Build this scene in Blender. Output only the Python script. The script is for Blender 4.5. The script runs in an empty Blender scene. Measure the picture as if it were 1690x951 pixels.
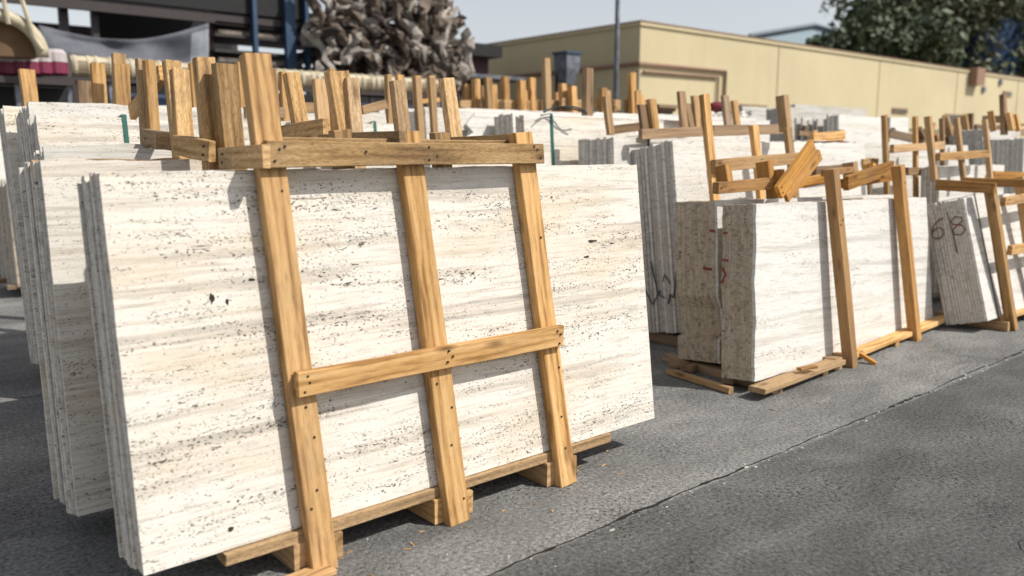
import bpy, bmesh, math, random
from mathutils import Vector, Matrix, noise
R = random.Random(7)
S = bpy.context.scene
COL = S.collection
# ------------------------------------------------------------------ camera, world, sun
F_PX, CAM_H = 1390.0, 1.65
PITCH, YAW = math.radians(9.2), math.radians(49.6)
cam = bpy.data.cameras.new('camera'); camo = bpy.data.objects.new('camera', cam); COL.objects.link(camo)
cam.sensor_width = 36; cam.lens = 36*F_PX/1690; cam.clip_start = 0.05; cam.clip_end = 2000
camo.location = (0, 0, CAM_H)
camo.rotation_euler = (math.pi/2-PITCH, 0, YAW-math.pi/2)
cam.dof.use_dof = True; cam.dof.focus_distance = 4.4; cam.dof.aperture_fstop = 1.35
S.camera = camo
SUN_EL, SUN_AZ = math.radians(47), math.radians(35)      # light travels (-sin az, cos az)
LD = Vector((-math.sin(SUN_AZ)*math.cos(SUN_EL), math.cos(SUN_AZ)*math.cos(SUN_EL), -math.sin(SUN_EL)))
w = bpy.data.worlds.new('World'); S.world = w; w.use_nodes = True
nt = w.node_tree; bg = nt.nodes['Background']
sky = nt.nodes.new('ShaderNodeTexSky'); sky.sky_type = 'NISHITA'; sky.sun_disc = False
sky.sun_elevation = SUN_EL
tos = -LD; sky.sun_rotation = math.atan2(tos.x, tos.y)
sky.air_density = 1.0; sky.dust_density = 1.1; sky.ozone_density = 1.0
hs = nt.nodes.new('ShaderNodeHueSaturation'); hs.inputs['Saturation'].default_value = .30        # milky dust-laden air
nt.links.new(sky.outputs[0], hs.inputs['Color']); nt.links.new(hs.outputs[0], bg.inputs[0]); bg.inputs[1].default_value = 0.115
sun = bpy.data.lights.new('sun', 'SUN'); sun.energy = 4.0; sun.angle = math.radians(0.5); sun.color = (1, .955, .88)
suno = bpy.data.objects.new('sun', sun); COL.objects.link(suno); suno.rotation_euler = LD.to_track_quat('-Z', 'Y').to_euler()
suno.location = (6, -4, 12)
S.view_settings.view_transform = 'Standard'; S.view_settings.look = 'None'
S.view_settings.gamma = 1; S.view_settings.exposure = 0.27

# ------------------------------------------------------------------ survey helpers: sight line meets a known plane of the yard
FW = Vector((math.cos(YAW), math.sin(YAW), 0)); RT = Vector((math.sin(YAW), -math.cos(YAW), 0))
def ray(u, v):
    a = (u-845)/F_PX; b = (v-475.5)/F_PX
    return FW*(math.cos(PITCH)-b*math.sin(PITCH)) + RT*a + Vector((0, 0, -(math.sin(PITCH)+b*math.cos(PITCH))))
def _p(d, t): return Vector((d.x*t, d.y*t, CAM_H+d.z*t))
def AX(u, v, X): d = ray(u, v); return _p(d, X/d.x)
def AY(u, v, Y): d = ray(u, v); return _p(d, Y/d.y)
def AZ(u, v, Z): d = ray(u, v); return _p(d, (Z-CAM_H)/d.z)
def AL(u, v, y0, s): d = ray(u, v); return _p(d, (y0+s*CAM_H)/(d.y-s*d.z))      # plane y = y0 + s z

# ------------------------------------------------------------------ materials
def mat(name):
    m = bpy.data.materials.new(name); m.use_nodes = True
    return m, m.node_tree.nodes, m.node_tree.links, m.node_tree.nodes['Principled BSDF']
def ramp(N, stops, interp='LINEAR'):
    r = N.new('ShaderNodeValToRGB'); r.color_ramp.interpolation = interp
    e = r.color_ramp.elements
    e[0].position, e[0].color = stops[0][0], tuple(stops[0][1])+(1,) if len(stops[0][1]) == 3 else stops[0][1]
    e[1].position, e[1].color = stops[-1][0], tuple(stops[-1][1])+(1,)
    for p, c in stops[1:-1]:
        x = e.new(p); x.color = tuple(c)+(1,)
    return r
def g3(v): return (v, v, v)
def tex(N, L, src, scale, detail=4, rough=.55, dist=0, mp=None):
    n = N.new('ShaderNodeTexNoise'); n.inputs['Scale'].default_value = scale
    n.inputs['Detail'].default_value = detail; n.inputs['Roughness'].default_value = rough; n.inputs['Distortion'].default_value = dist
    if mp:
        m = N.new('ShaderNodeMapping'); m.inputs['Scale'].default_value = mp; L.new(src, m.inputs[0]); L.new(m.outputs[0], n.inputs[0])
    else: L.new(src, n.inputs[0])
    return n.outputs[0]
def math_(N, L, op, a, b=None, clamp=False):
    n = N.new('ShaderNodeMath'); n.operation = op; n.use_clamp = clamp
    for i, q in enumerate((a, b)):
        if q is None: continue
        if isinstance(q, (int, float)): n.inputs[i].default_value = q
        else: L.new(q, n.inputs[i])
    return n.outputs[0]
def mix(N, L, fac, a, b, typ='MIX'):
    n = N.new('ShaderNodeMix'); n.data_type = 'RGBA'; n.blend_type = typ
    if isinstance(fac, (int, float)): n.inputs[0].default_value = fac
    else: L.new(fac, n.inputs[0])
    for i, q in ((6, a), (7, b)):
        if isinstance(q, tuple): n.inputs[i].default_value = q if len(q) == 4 else q+(1,)
        else: L.new(q, n.inputs[i])
    return n.outputs[2]
def offs_coord(N, L, k=37.0):
    tc = N.new('ShaderNodeTexCoord'); oi = N.new('ShaderNodeObjectInfo')
    v = N.new('ShaderNodeVectorMath'); v.operation = 'MULTIPLY_ADD'
    c = N.new('ShaderNodeCombineXYZ')
    for i in range(3): L.new(oi.outputs['Random'], c.inputs[i])
    L.new(c.outputs[0], v.inputs[0]); v.inputs[1].default_value = (k, k*.7, k*1.3); L.new(tc.outputs['Object'], v.inputs[2])
    return v.outputs[0], oi.outputs['Random'], tc.outputs['Object']

def travertine(name, light, mid, dark, tint, pit=1.0, warm=.5):
    m, N, L, B = mat(name)
    co, rnd, raw = offs_coord(N, L)
    # slow undulation of the beds
    und = tex(N, L, co, .9, 2)
    sep = N.new('ShaderNodeSeparateXYZ'); L.new(co, sep.inputs[0])
    z2 = math_(N, L, 'ADD', sep.outputs[2], math_(N, L, 'MULTIPLY', und, .045))
    cmb = N.new('ShaderNodeCombineXYZ'); L.new(sep.outputs[0], cmb.inputs[0]); L.new(sep.outputs[1], cmb.inputs[1]); L.new(z2, cmb.inputs[2])
    c2 = cmb.outputs[0]
    bed = tex(N, L, c2, 1.0, 8, .66, .12, (.6, .6, 20))
    fine = tex(N, L, c2, 1.0, 7, .68, .15, (7, 7, 75))
    cloud = tex(N, L, c2, 1.0, 4, .5, .3, (1.4, 1.4, 4.0))
    grain = tex(N, L, c2, 170, 2, .6)
    r = ramp(N, [(.32, dark), (.42, mid), (.50, light), (.58, light), (.66, mid), (.8, light)]); L.new(bed, r.inputs[0])
    base = mix(N, L, math_(N, L, 'MULTIPLY', ramp_out(N, L, cloud, .5, .72), warm), r.outputs[0], tint)
    rf = ramp(N, [(.30, g3(.66)), (.47, g3(.97)), (.75, g3(1.08))]); L.new(fine, rf.inputs[0])
    base = mix(N, L, .8, base, rf.outputs[0], 'MULTIPLY')
    rg = ramp(N, [(.3, g3(.88)), (.7, g3(1.06))]); L.new(grain, rg.inputs[0])
    base = mix(N, L, .7, base, rg.outputs[0], 'MULTIPLY')
    # pits: small flat voids gathered in beds
    band = tex(N, L, c2, 1.0, 3, .6, .2, (1.3, 1.3, 10))
    bandm = ramp_out(N, L, band, .47, .63)
    p1 = tex(N, L, c2, 1.0, 3, .6, 0, (62, 62, 120))
    p2 = tex(N, L, c2, 1.0, 3, .6, .5, (17, 17, 62))
    t1 = math_(N, L, 'SUBTRACT', .685, math_(N, L, 'MULTIPLY', bandm, .100*pit))
    m1 = math_(N, L, 'MULTIPLY', math_(N, L, 'SUBTRACT', p1, t1), 20, True)
    t2 = math_(N, L, 'SUBTRACT', .745, math_(N, L, 'MULTIPLY', bandm, .105*pit))
    m2 = math_(N, L, 'MULTIPLY', math_(N, L, 'SUBTRACT', p2, t2), 30, True)
    p3 = tex(N, L, c2, 1.0, 4, .6, .6, (6, 6, 24))
    m3 = math_(N, L, 'MULTIPLY', math_(N, L, 'SUBTRACT', p3, .735), 40, True)
    p0 = tex(N, L, c2, 1.0, 2, .5, 0, (85, 85, 190)); band2 = ramp_out(N, L, tex(N, L, c2, 1.0, 4, .6, .2, (2.2, 2.2, 22)), .45, .62)
    m0 = math_(N, L, 'MULTIPLY', math_(N, L, 'SUBTRACT', p0, math_(N, L, 'SUBTRACT', .70, math_(N, L, 'MULTIPLY', band2, .115*pit))), 16, True)
    crk = tex(N, L, c2, 1.0, 5, .6, .3, (2.6, 2.6, 60)); m4 = math_(N, L, 'MULTIPLY', math_(N, L, 'MULTIPLY', math_(N, L, 'SUBTRACT', crk, .685), 30, True), bandm)
    pits = math_(N, L, 'MAXIMUM', math_(N, L, 'MAXIMUM', m1, m2), math_(N, L, 'MAXIMUM', m3, math_(N, L, 'MAXIMUM', m4, math_(N, L, 'MULTIPLY', m0, .8))))
    rv = N.new('ShaderNodeMapRange'); L.new(rnd, rv.inputs[0]); rv.inputs[3].default_value = .90; rv.inputs[4].default_value = 1.05
    base = mix(N, L, 1.0, base, rv.outputs[0], 'MULTIPLY')
    col = mix(N, L, math_(N, L, 'MULTIPLY', pits, .94), base, (.06, .047, .036))
    L.new(col, B.inputs['Base Color'])
    B.inputs['Roughness'].default_value = .72; B.inputs['Specular IOR Level'].default_value = .3
    h = math_(N, L, 'SUBTRACT', math_(N, L, 'ADD', math_(N, L, 'MULTIPLY', fine, .25), math_(N, L, 'MULTIPLY', grain, .10)), pits)
    bp = N.new('ShaderNodeBump'); bp.inputs['Strength'].default_value = .55; bp.inputs['Distance'].default_value = .004
    L.new(h, bp.inputs['Height']); L.new(bp.outputs[0], B.inputs['Normal'])
    return m
def ramp_out(N, L, src, a, b):
    n = N.new('ShaderNodeMapRange'); n.inputs[1].default_value = a; n.inputs[2].default_value = b; L.new(src, n.inputs[0]); return n.outputs[0]

def wood(name, a, b, c, fuzz=0.0, stain=.35, sat=1):
    m, N, L, B = mat(name)
    co, rnd, raw = offs_coord(N, L, 23)
    g1 = tex(N, L, co, 1.0, 5, .6, .35, (1.6, 22, 22))
    gw = tex(N, L, co, 1.0, 3, .5, 1.6, (.9, 7, 7))
    wv = N.new('ShaderNodeTexWave'); wv.wave_type = 'BANDS'; wv.bands_direction = 'Y'; wv.inputs['Scale'].default_value = 9
    wv.inputs['Distortion'].default_value = 7; wv.inputs['Detail'].default_value = 3; wv.inputs['Detail Scale'].default_value = .8
    mp = N.new('ShaderNodeMapping'); mp.inputs['Scale'].default_value = (.22, 1, 1); L.new(co, mp.inputs[0]); L.new(mp.outputs[0], wv.inputs[0])
    saw = tex(N, L, co, 1.0, 2, .6, 0, (230, 14, 14))
    s = math_(N, L, 'ADD', math_(N, L, 'MULTIPLY', g1, .62), math_(N, L, 'MULTIPLY', wv.outputs[1], .09))
    s = math_(N, L, 'ADD', s, math_(N, L, 'MULTIPLY', gw, .28))
    r = ramp(N, [(.37, c), (.47, b), (.60, a)]); L.new(s, r.inputs[0])
    rv = N.new('ShaderNodeMapRange'); L.new(rnd, rv.inputs[0]); rv.inputs[3].default_value = .64; rv.inputs[4].default_value = 1.14
    col = mix(N, L, 1.0, r.outputs[0], rv.outputs[0], 'MULTIPLY')
    fr = math_(N, L, 'FRACT', math_(N, L, 'MULTIPLY', rnd, 17.3))
    col = mix(N, L, math_(N, L, 'MULTIPLY', math_(N, L, 'SUBTRACT', fr, .35, True), .75), col, mix(N, L, 1.0, rv.outputs[0], (.40, .31, .22), 'MULTIPLY'))
    # knots
    vo = N.new('ShaderNodeTexVoronoi'); vo.inputs['Scale'].default_value = 1.0
    mk = N.new('ShaderNodeMapping'); mk.inputs['Scale'].default_value = (2.6, 8.0, 8.0); L.new(co, mk.inputs[0]); L.new(mk.outputs[0], vo.inputs[0])
    kn = math_(N, L, 'SUBTRACT', 1.0, ramp_out(N, L, vo.outputs[0], .05, .20))
    col = mix(N, L, math_(N, L, 'MULTIPLY', kn, .75), col, (.10, .045, .018))
    # dirt
    dt = tex(N, L, co, 3.2, 5, .65)
    col = mix(N, L, math_(N, L, 'MULTIPLY', ramp_out(N, L, dt, .52, .75), stain), col, (.16, .12, .085))
    if fuzz:
        fz = tex(N, L, co, 1.0, 4, .7, .6, (34, 170, 170))
        rz = ramp(N, [(.36, g3(.62)), (.5, g3(1.0)), (.64, g3(1.22))]); L.new(fz, rz.inputs[0])
        col = mix(N, L, fuzz, col, rz.outputs[0], 'MULTIPLY')
        hs = math_(N, L, 'ADD', fz, math_(N, L, 'MULTIPLY', saw, .4))
    else:
        sp = tex(N, L, co, 1.0, 3, .6, 0, (14, 150, 150))
        rs = ramp(N, [(.33, g3(.70)), (.47, g3(1)), (.7, g3(1.08))]); L.new(sp, rs.inputs[0])
        col = mix(N, L, .8, col, rs.outputs[0], 'MULTIPLY')
        hs = math_(N, L, 'ADD', math_(N, L, 'MULTIPLY', g1, .6), math_(N, L, 'MULTIPLY', saw, .5))
    L.new(col, B.inputs['Base Color']); B.inputs['Roughness'].default_value = .78; B.inputs['Specular IOR Level'].default_value = .22
    bp = N.new('ShaderNodeBump'); bp.inputs['Strength'].default_value = .5; bp.inputs['Distance'].default_value = .003
    L.new(hs, bp.inputs['Height']); L.new(bp.outputs[0], B.inputs['Normal'])
    return m
def plain(name, c, rough=.7, metal=0, var=.12, scale=6, bump=.0):
    m, N, L, B = mat(name)
    tc = N.new('ShaderNodeTexCoord'); n = tex(N, L, tc.outputs['Object'], scale, 5, .6)
    r = ramp(N, [(.3, tuple(x*(1-var*1.6) for x in c)), (.7, tuple(min(1, x*(1+var)) for x in c))]); L.new(n, r.inputs[0])
    L.new(r.outputs[0], B.inputs['Base Color']); B.inputs['Roughness'].default_value = rough; B.inputs['Metallic'].default_value = metal
    if bump:
        bp = N.new('ShaderNodeBump'); bp.inputs['Strength'].default_value = bump; bp.inputs['Distance'].default_value = .02
        L.new(n, bp.inputs['Height']); L.new(bp.outputs[0], B.inputs['Normal'])
    return m

M = {}
M['trav'] = travertine('travertine_cream', (.745, .70, .63), (.60, .54, .46), (.44, .42, .395), (.66, .55, .40), 1.0, .6)
M['trav_white'] = travertine('travertine_white', (.76, .735, .69), (.67, .635, .58), (.56, .54, .51), (.70, .64, .53), .95, .35)
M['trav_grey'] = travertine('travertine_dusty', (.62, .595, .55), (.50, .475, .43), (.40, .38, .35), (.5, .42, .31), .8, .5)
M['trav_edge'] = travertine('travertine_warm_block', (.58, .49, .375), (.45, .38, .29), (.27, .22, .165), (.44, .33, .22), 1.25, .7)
M['stain'] = plain('rust_stained_stone', (.40, .27, .14), .85, 0, .35, 9, .4)
M['wood'] = wood('pine_sawn', (.68, .425, .19), (.55, .315, .12), (.28, .14, .045), 0, .35)
M['wood_rough'] = wood('pine_rough_sawn', (.64, .42, .205), (.49, .30, .13), (.27, .155, .062), 1.0)
M['wood_orange'] = wood('pine_orange', (.56, .29, .075), (.44, .205, .045), (.27, .115, .022))
M['wood_old'] = wood('timber_weathered', (.34, .225, .13), (.25, .155, .085), (.15, .09, .05), .3)
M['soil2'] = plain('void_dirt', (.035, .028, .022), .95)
M['nail'] = plain('nail_steel', (.05, .04, .035), .5, .6)
M['strap'] = plain('green_strap', (.012, .11, .085), .45)
M['strapdark'] = plain('dark_strap', (.02, .025, .025), .45)
M['red'] = plain('red_marking', (.30, .045, .035), .8, 0, .3, 60)
M['maroonink'] = plain('maroon_marking', (.20, .07, .065), .8, 0, .3, 60)
M['blueink'] = plain('blue_marking', (.09, .105, .14), .8, 0, .3, 60)

# ground: worn concrete
def concrete(name, lo, hi, pitc):
    m, N, L, B = mat(name)
    tc = N.new('ShaderNodeTexCoord'); co = tc.outputs['Object']
    big = tex(N, L, co, .55, 5, .6, .4); midn = tex(N, L, co, 1.0, 6, .6, .8, (1.6, 3.0, 3)); sm = tex(N, L, co, 48, 6, .75, .1); fn = tex(N, L, co, 210, 2, .6)
    sep = N.new('ShaderNodeSeparateXYZ'); L.new(co, sep.inputs[0])
    front = math_(N, L, 'MULTIPLY', math_(N, L, 'SUBTRACT', 2.43, sep.outputs[1]), 40, True)      # the bay beyond the joint is an older, darker pour
    r = ramp(N, [(.28, g3(lo*.80)), (.45, (lo, lo*.99, lo*.96)), (.58, (hi, hi*.985, hi*.95)), (.8, (hi*1.15, hi*1.13, hi*1.07))])
    s = math_(N, L, 'ADD', math_(N, L, 'MULTIPLY', big, .35), math_(N, L, 'ADD', math_(N, L, 'MULTIPLY', midn, .33), math_(N, L, 'MULTIPLY', sm, .32)))
    L.new(s, r.inputs[0])
    col = mix(N, L, math_(N, L, 'MULTIPLY', front, 1.0), r.outputs[0], mix(N, L, 1.0, r.outputs[0], (.54, .545, .54), 'MULTIPLY'))
    rg = ramp(N, [(.36, g3(.42)), (.47, g3(.93)), (.53, g3(1.05)), (.66, g3(1.5))]); L.new(sm, rg.inputs[0])
    col = mix(N, L, .9, col, rg.outputs[0], 'MULTIPLY')
    st2 = tex(N, L, co, 1.0, 8, .62, 1.0, (.55, 1.3, 1)); r3 = ramp(N, [(.36, g3(.76)), (.5, g3(1)), (.64, g3(1.22))]); L.new(st2, r3.inputs[0])
    col = mix(N, L, .8, col, r3.outputs[0], 'MULTIPLY')
    rf = ramp(N, [(.3, g3(.7)), (.7, g3(1.3))]); L.new(fn, rf.inputs[0])
    col = mix(N, L, .55, col, rf.outputs[0], 'MULTIPLY')
    # dark pits
    pn = tex(N, L, co, 1.0, 4, .6, .2, (44, 52, 44)); zone = tex(N, L, co, 1.3, 3)
    th = math_(N, L, 'SUBTRACT', .67, math_(N, L, 'MULTIPLY', ramp_out(N, L, zone, .4, .65), .10))
    pit = math_(N, L, 'MULTIPLY', math_(N, L, 'SUBTRACT', pn, th), 18, True)
    col = mix(N, L, math_(N, L, 'MULTIPLY', pit, .8), col, g3(.025))
    # hairline cracks
    vo = N.new('ShaderNodeTexVoronoi'); vo.feature = 'DISTANCE_TO_EDGE'; vo.inputs['Scale'].default_value = .42
    dn = N.new('ShaderNodeTexNoise'); dn.inputs['Scale'].default_value = 2.2; dn.inputs['Detail'].default_value = 6; L.new(co, dn.inputs[0])
    va = N.new('ShaderNodeVectorMath'); va.operation = 'MULTIPLY_ADD'; L.new(dn.outputs[1], va.inputs[0]); va.inputs[1].default_value = (.55, .55, .55); L.new(co, va.inputs[2])
    L.new(va.outputs[0], vo.inputs[0])
    ck = math_(N, L, 'SUBTRACT', 1.0, ramp_out(N, L, vo.outputs[0], .0008, .0035))
    ck = math_(N, L, 'MULTIPLY', ck, ramp_out(N, L, tex(N, L, co, .9, 2), .5, .6))
    col = mix(N, L, math_(N, L, 'MULTIPLY', ck, .7), col, g3(.03))
    L.new(col, B.inputs['Base Color']); B.inputs['Roughness'].default_value = .85; B.inputs['Specular IOR Level'].default_value = .25
    h = math_(N, L, 'ADD', math_(N, L, 'MULTIPLY', sm, .8), math_(N, L, 'MULTIPLY', fn, .25))
    h = math_(N, L, 'SUBTRACT', h, math_(N, L, 'ADD', math_(N, L, 'MULTIPLY', pit, .8), ck))
    bp = N.new('ShaderNodeBump'); bp.inputs['Strength'].default_value = .9; bp.inputs['Distance'].default_value = .014
    L.new(h, bp.inputs['Height']); L.new(bp.outputs[0], B.inputs['Normal'])
    return m
M['ground'] = concrete('worn_concrete', .165, .265, .03)

# ------------------------------------------------------------------ object helpers
def link(name, bm, m, parent=None, smooth=False):
    me = bpy.data.meshes.new(name); bm.normal_update(); bm.to_mesh(me); bm.free()
    if smooth:
        for p in me.polygons: p.use_smooth = True
    for x in (m if isinstance(m, (list, tuple)) else [m]): me.materials.append(x)
    o = bpy.data.objects.new(name, me); COL.objects.link(o)
    if parent: o.parent = parent
    return o
def thing(name, label, cat, loc=(0, 0, 0), group=None, rot=(0, 0, 0)):
    o = bpy.data.objects.new(name, None); COL.objects.link(o); o.location = loc; o.rotation_euler = rot
    o.empty_display_size = .1
    return tag(o, label, cat, group)
def tag(o, label=None, cat=None, group=None, kind=None):
    if label: o['label'] = label
    if cat: o['category'] = cat
    if group: o['group'] = group
    if kind: o['kind'] = kind
    return o
def boxv(bm, x0, x1, y0, y1, z0, z1, mi=0):
    v = [bm.verts.new((x, y, z)) for x in (x0, x1) for y in (y0, y1) for z in (z0, z1)]
    for f in ((0, 1, 3, 2), (4, 6, 7, 5), (0, 4, 5, 1), (2, 3, 7, 6), (0, 2, 6, 4), (1, 5, 7, 3)):
        q = bm.faces.new([v[i] for i in f]); q.material_index = mi
    return v
def tube(bm, pts, rad, n=7, mi=0, flat=1.0):
    rings = []
    for i, p in enumerate(pts):
        p = Vector(p); a = Vector(pts[max(0, i-1)]); b = Vector(pts[min(len(pts)-1, i+1)]); d = (b-a).normalized()
        u = d.cross(Vector((0, 0, 1)))
        if u.length < .05: u = Vector((1, 0, 0))
        u.normalize(); v = d.cross(u); r = rad[i] if isinstance(rad, (list, tuple)) else rad
        rings.append([bm.verts.new(p+u*math.cos(t*math.tau/n)*r+v*math.sin(t*math.tau/n)*r*flat) for t in range(n)])
    for k in range(len(rings)-1):
        for t in range(n):
            f = bm.faces.new((rings[k][t], rings[k][(t+1) % n], rings[k+1][(t+1) % n], rings[k+1][t])); f.material_index = mi
    for rr in (rings[0][::-1], rings[-1]):
        f = bm.faces.new(rr); f.material_index = mi

NAILS = False
def board(parent, p0, p1, wd, th, back, m='wood', name='plank', nails=None, rough=.003, split=False):
    """p0,p1: ends of the centre line of the visible face (world); thickness goes towards 'back'."""
    p0, p1, back = Vector(p0), Vector(p1), Vector(back)
    Lv = p1-p0; ln = Lv.length; X = Lv.normalized()
    T = (back-X*back.dot(X)).normalized(); W = T.cross(X)
    bm = bmesh.new()
    nseg = max(2, int(ln/.35)); rings = []
    wane = R.random() < .3
    for i in range(nseg+1):
        x = ln*i/nseg; j = lambda a=rough: R.uniform(-a, a)
        c = min(.0035, th*.1)
        e = R.uniform(-.006, .006) if i in (0, nseg) else 0
        ww, tt = wd/2+j(), th+j()
        b = j()
        pr = [(-ww+c, 0+b), (ww-c, 0+b), (ww, c+b), (ww, tt-c), (ww-c, tt), (-ww+c, tt), (-ww, tt-c), (-ww, c+b)]
        rings.append([bm.verts.new((x+e+(R.uniform(-.004, .004) if i in (0, nseg) else 0), a_, t_)) for a_, t_ in pr])
    for k in range(nseg):
        for t in range(8):
            bm.faces.new((rings[k][t], rings[k][(t+1) % 8], rings[k+1][(t+1) % 8], rings[k+1][t]))
    bm.faces.new(rings[0][::-1]); bm.faces.new(rings[-1])
    bmesh.ops.recalc_face_normals(bm, faces=bm.faces)
    o = link(name, bm, M[m] if isinstance(m, str) else m)
    mt = Matrix((X, W, T)).transposed().to_4x4(); mt.translation = p0
    if parent:
        o.parent = parent; o.matrix_local = parent_inv(parent) @ mt
    else: o.matrix_local = mt
    if nails:
        bm = bmesh.new()
        for (a, b) in nails:
            r = .0055
            vs = [bm.verts.new((a*ln+r*math.cos(t*math.tau/6), b*wd+r*math.sin(t*math.tau/6), -.0045)) for t in range(6)]
            vb = [bm.verts.new((v.co.x, v.co.y, .004)) for v in vs]
            bm.faces.new(vs[::-1])
            for t in range(6): bm.faces.new((vs[t], vs[(t+1) % 6], vb[(t+1) % 6], vb[t]))
        link('nail_heads', bm, M['nail'], o)['kind'] = 'stuff'
    return o
_inv = {}
def parent_inv(p):
    mt = Matrix.Translation(p.location) @ p.rotation_euler.to_matrix().to_4x4()
    return mt.inverted()

# ------------------------------------------------------------------ stone slab stacks
def wav(seed, t, amp, f=1.0):
    return amp*noise.fractal(Vector((t*f, seed*7.31, seed*3.1)), .9, 2.0, 4)
def slab_stack(label, bl, length, height, n=10, t=.028, gap=.003, lean=.11, leanx=0.0, rz=0.0, mats=('trav',), seed=1,
               jag=.010, topj=.014, common=.0, jx=.006, hvar=.012, outline=None, stained=(), group='travertine slab stacks in the yard',
               slope=0.0, straps=(), res=22, name='slab_stack'):
    """bl = front bottom left corner of the front slab. Slabs go back (+y) from it."""
    rr = random.Random(seed)
    rt = thing(name, label, 'stone slabs', bl, group, (-math.atan(lean), math.atan(leanx), rz))
    y = 0
    for k in range(n):
        dx = rr.uniform(-jx, jx); dz = rr.uniform(-hvar, hvar)*(k > 0)
        if outline: base = outline(k)
        else: base = [(0, 0), (length, slope*length), (length+.0, height+slope*length), (0, height)]
        pts = []
        sides = len(base)
        for s in range(sides):
            a = Vector(base[s]); b = Vector(base[(s+1) % sides]); d = b-a; ln = d.length
            nn = max(2, int(res*ln/ (2.2 if abs(d.x) > abs(d.y) else 1.4)))
            nr = Vector((d.y, -d.x)).normalized()
            top = (abs(d.x) > abs(d.y)) and (a.y+b.y)/2 > height*.5
            left = abs(d.y) > abs(d.x) and (a.x+b.x)/2 < length*.5
            amp0 = topj if top else jag if left else jag*.8
            for i in range(nn):
                u = i/nn; p = a.lerp(b, u); q = u*ln
                amp = amp0*(.6 if top else .22)
                off = wav(seed+k*1.7+s*5, q, amp, 9) + wav(seed+s*3, q, common, 4.5)*(1 if left else .2)
                off += wav(seed+k*2.9+s*11, q, amp*.5, 34)
                pts.append((p.x+nr.x*off+dx, p.y+nr.y*off+(dz if p.y > height*.3 else dz*.3)))
        bm = bmesh.new()
        th = t*rr.uniform(.92, 1.06)
        fr = [bm.verts.new((p[0], 0, p[1])) for p in pts]; bk = [bm.verts.new((p[0], th, p[1])) for p in pts]
        bm.faces.new(fr); bm.faces.new(bk[::-1])
        N_ = len(pts)
        for i in range(N_): bm.faces.new((fr[i], bk[i], bk[(i+1) % N_], fr[(i+1) % N_]))
        bmesh.ops.recalc_face_normals(bm, faces=bm.faces)
        m = 'stain' if k in stained else mats[k % len(mats)] if k else mats[0]
        o = link('slab', bm, M[m], rt); o.location = (0, y, 0)
        y += th+gap*rr.uniform(.3, 1.8)
    rt_depth = y
    for (xs, m, wd) in straps:
        bm = bmesh.new(); c = .004
        boxv(bm, xs, xs+wd, -c-.002, -.002, -.01, height+.02); boxv(bm, xs, xs+wd, -.002, y, height+.02, height+.024)
        boxv(bm, xs, xs+wd, y, y+c, -.01, height+.02)
        link('strap', bm, M[m], rt)
    return rt, y
def mark(parent, strokes, m, rad=.007):
    """paint strokes on the end of a stack, local (y, z) polylines at local x"""
    bm = bmesh.new()
    for x, pl, r in strokes:
        tube(bm, [(x, a, b) for a, b in pl], r, 5)
    for v in bm.verts: pass
    o = link('paint_mark', bm, M[m], parent); o['kind'] = 'stuff'
    return o

# ------------------------------------------------------------------ timber crates
UP = Vector((0, 0, 1)); BY = Vector((0, 1, 0)); BX = Vector((1, 0, 0))
def crate(label, x0, yf, yb, xs, ztop, lean=.12, post_top=(), m='wood', wd=.10, th=.055, bars=(), sidez=None, base=True, base_x=None, group='timber crates around the slabs',
          back_top=None, seed=3, topbar=True, wdb=None, rz=0, loc=None):
    """generic crate: front posts at xs, back posts, side bars, base rails"""
    rt = thing('timber_crate', label, 'crate', loc or (xs[0], yf, 0), group)
    rr = random.Random(seed)
    ca = math.tan(rz)
    ox = xs[0]
    for i, x in enumerate(xs):
        sx = (x-ox)*ca
        zt = post_top[i % len(post_top)] if post_top else ztop+rr.uniform(.12, .45)
        board(rt, (x, yf+sx, .01), (x-.03, yf+lean*zt+sx, zt), wd, th, BY, m, 'post')
        zb = (back_top[i % len(back_top)] if back_top else ztop+rr.uniform(.12, .45))
        if yb: board(rt, (x+.01, yb+sx, .01), (x-.03+rr.uniform(-.02, .02), yb+sx+lean*zb, zb), wd, th, BY, m, 'post')
        if yb:
            zz = (sidez or ztop+.06)
            board(rt, (x-wd/2-.032, yf+sx+lean*zz-.04, zz), (x-wd/2-.032, yb+sx+lean*zz+.10, zz-.02), .085, .03, BX, m, 'side_bar')
    for (z, a, b) in bars:
        board(rt, (a, yf+lean*z-.043+(a-ox)*ca, z), (b, yf+lean*z-.043+(b-ox)*ca, z+.01), .095, .04, BY, m, 'cross_bar')
    if base:
        bx = base_x or (xs[0]-.25, xs[-1]+.35)
        board(rt, (bx[0], yf+.07+(bx[0]-ox)*ca, .125), (bx[1], yf+.07+(bx[1]-ox)*ca, .125), .05, .09, BY, m, 'rail')
        if yb: board(rt, (bx[0], yb-.1+(bx[0]-ox)*ca, .125), (bx[1], yb-.1+(bx[1]-ox)*ca, .125), .05, .09, BY, m, 'rail')
        for x in xs:
            board(rt, (x, yf+.065+(x-ox)*ca, .05), (x, (yb or yf+.6)+.1+(x-ox)*ca, .05), .095, .14, BX, m, 'bearer')
    return rt

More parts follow.
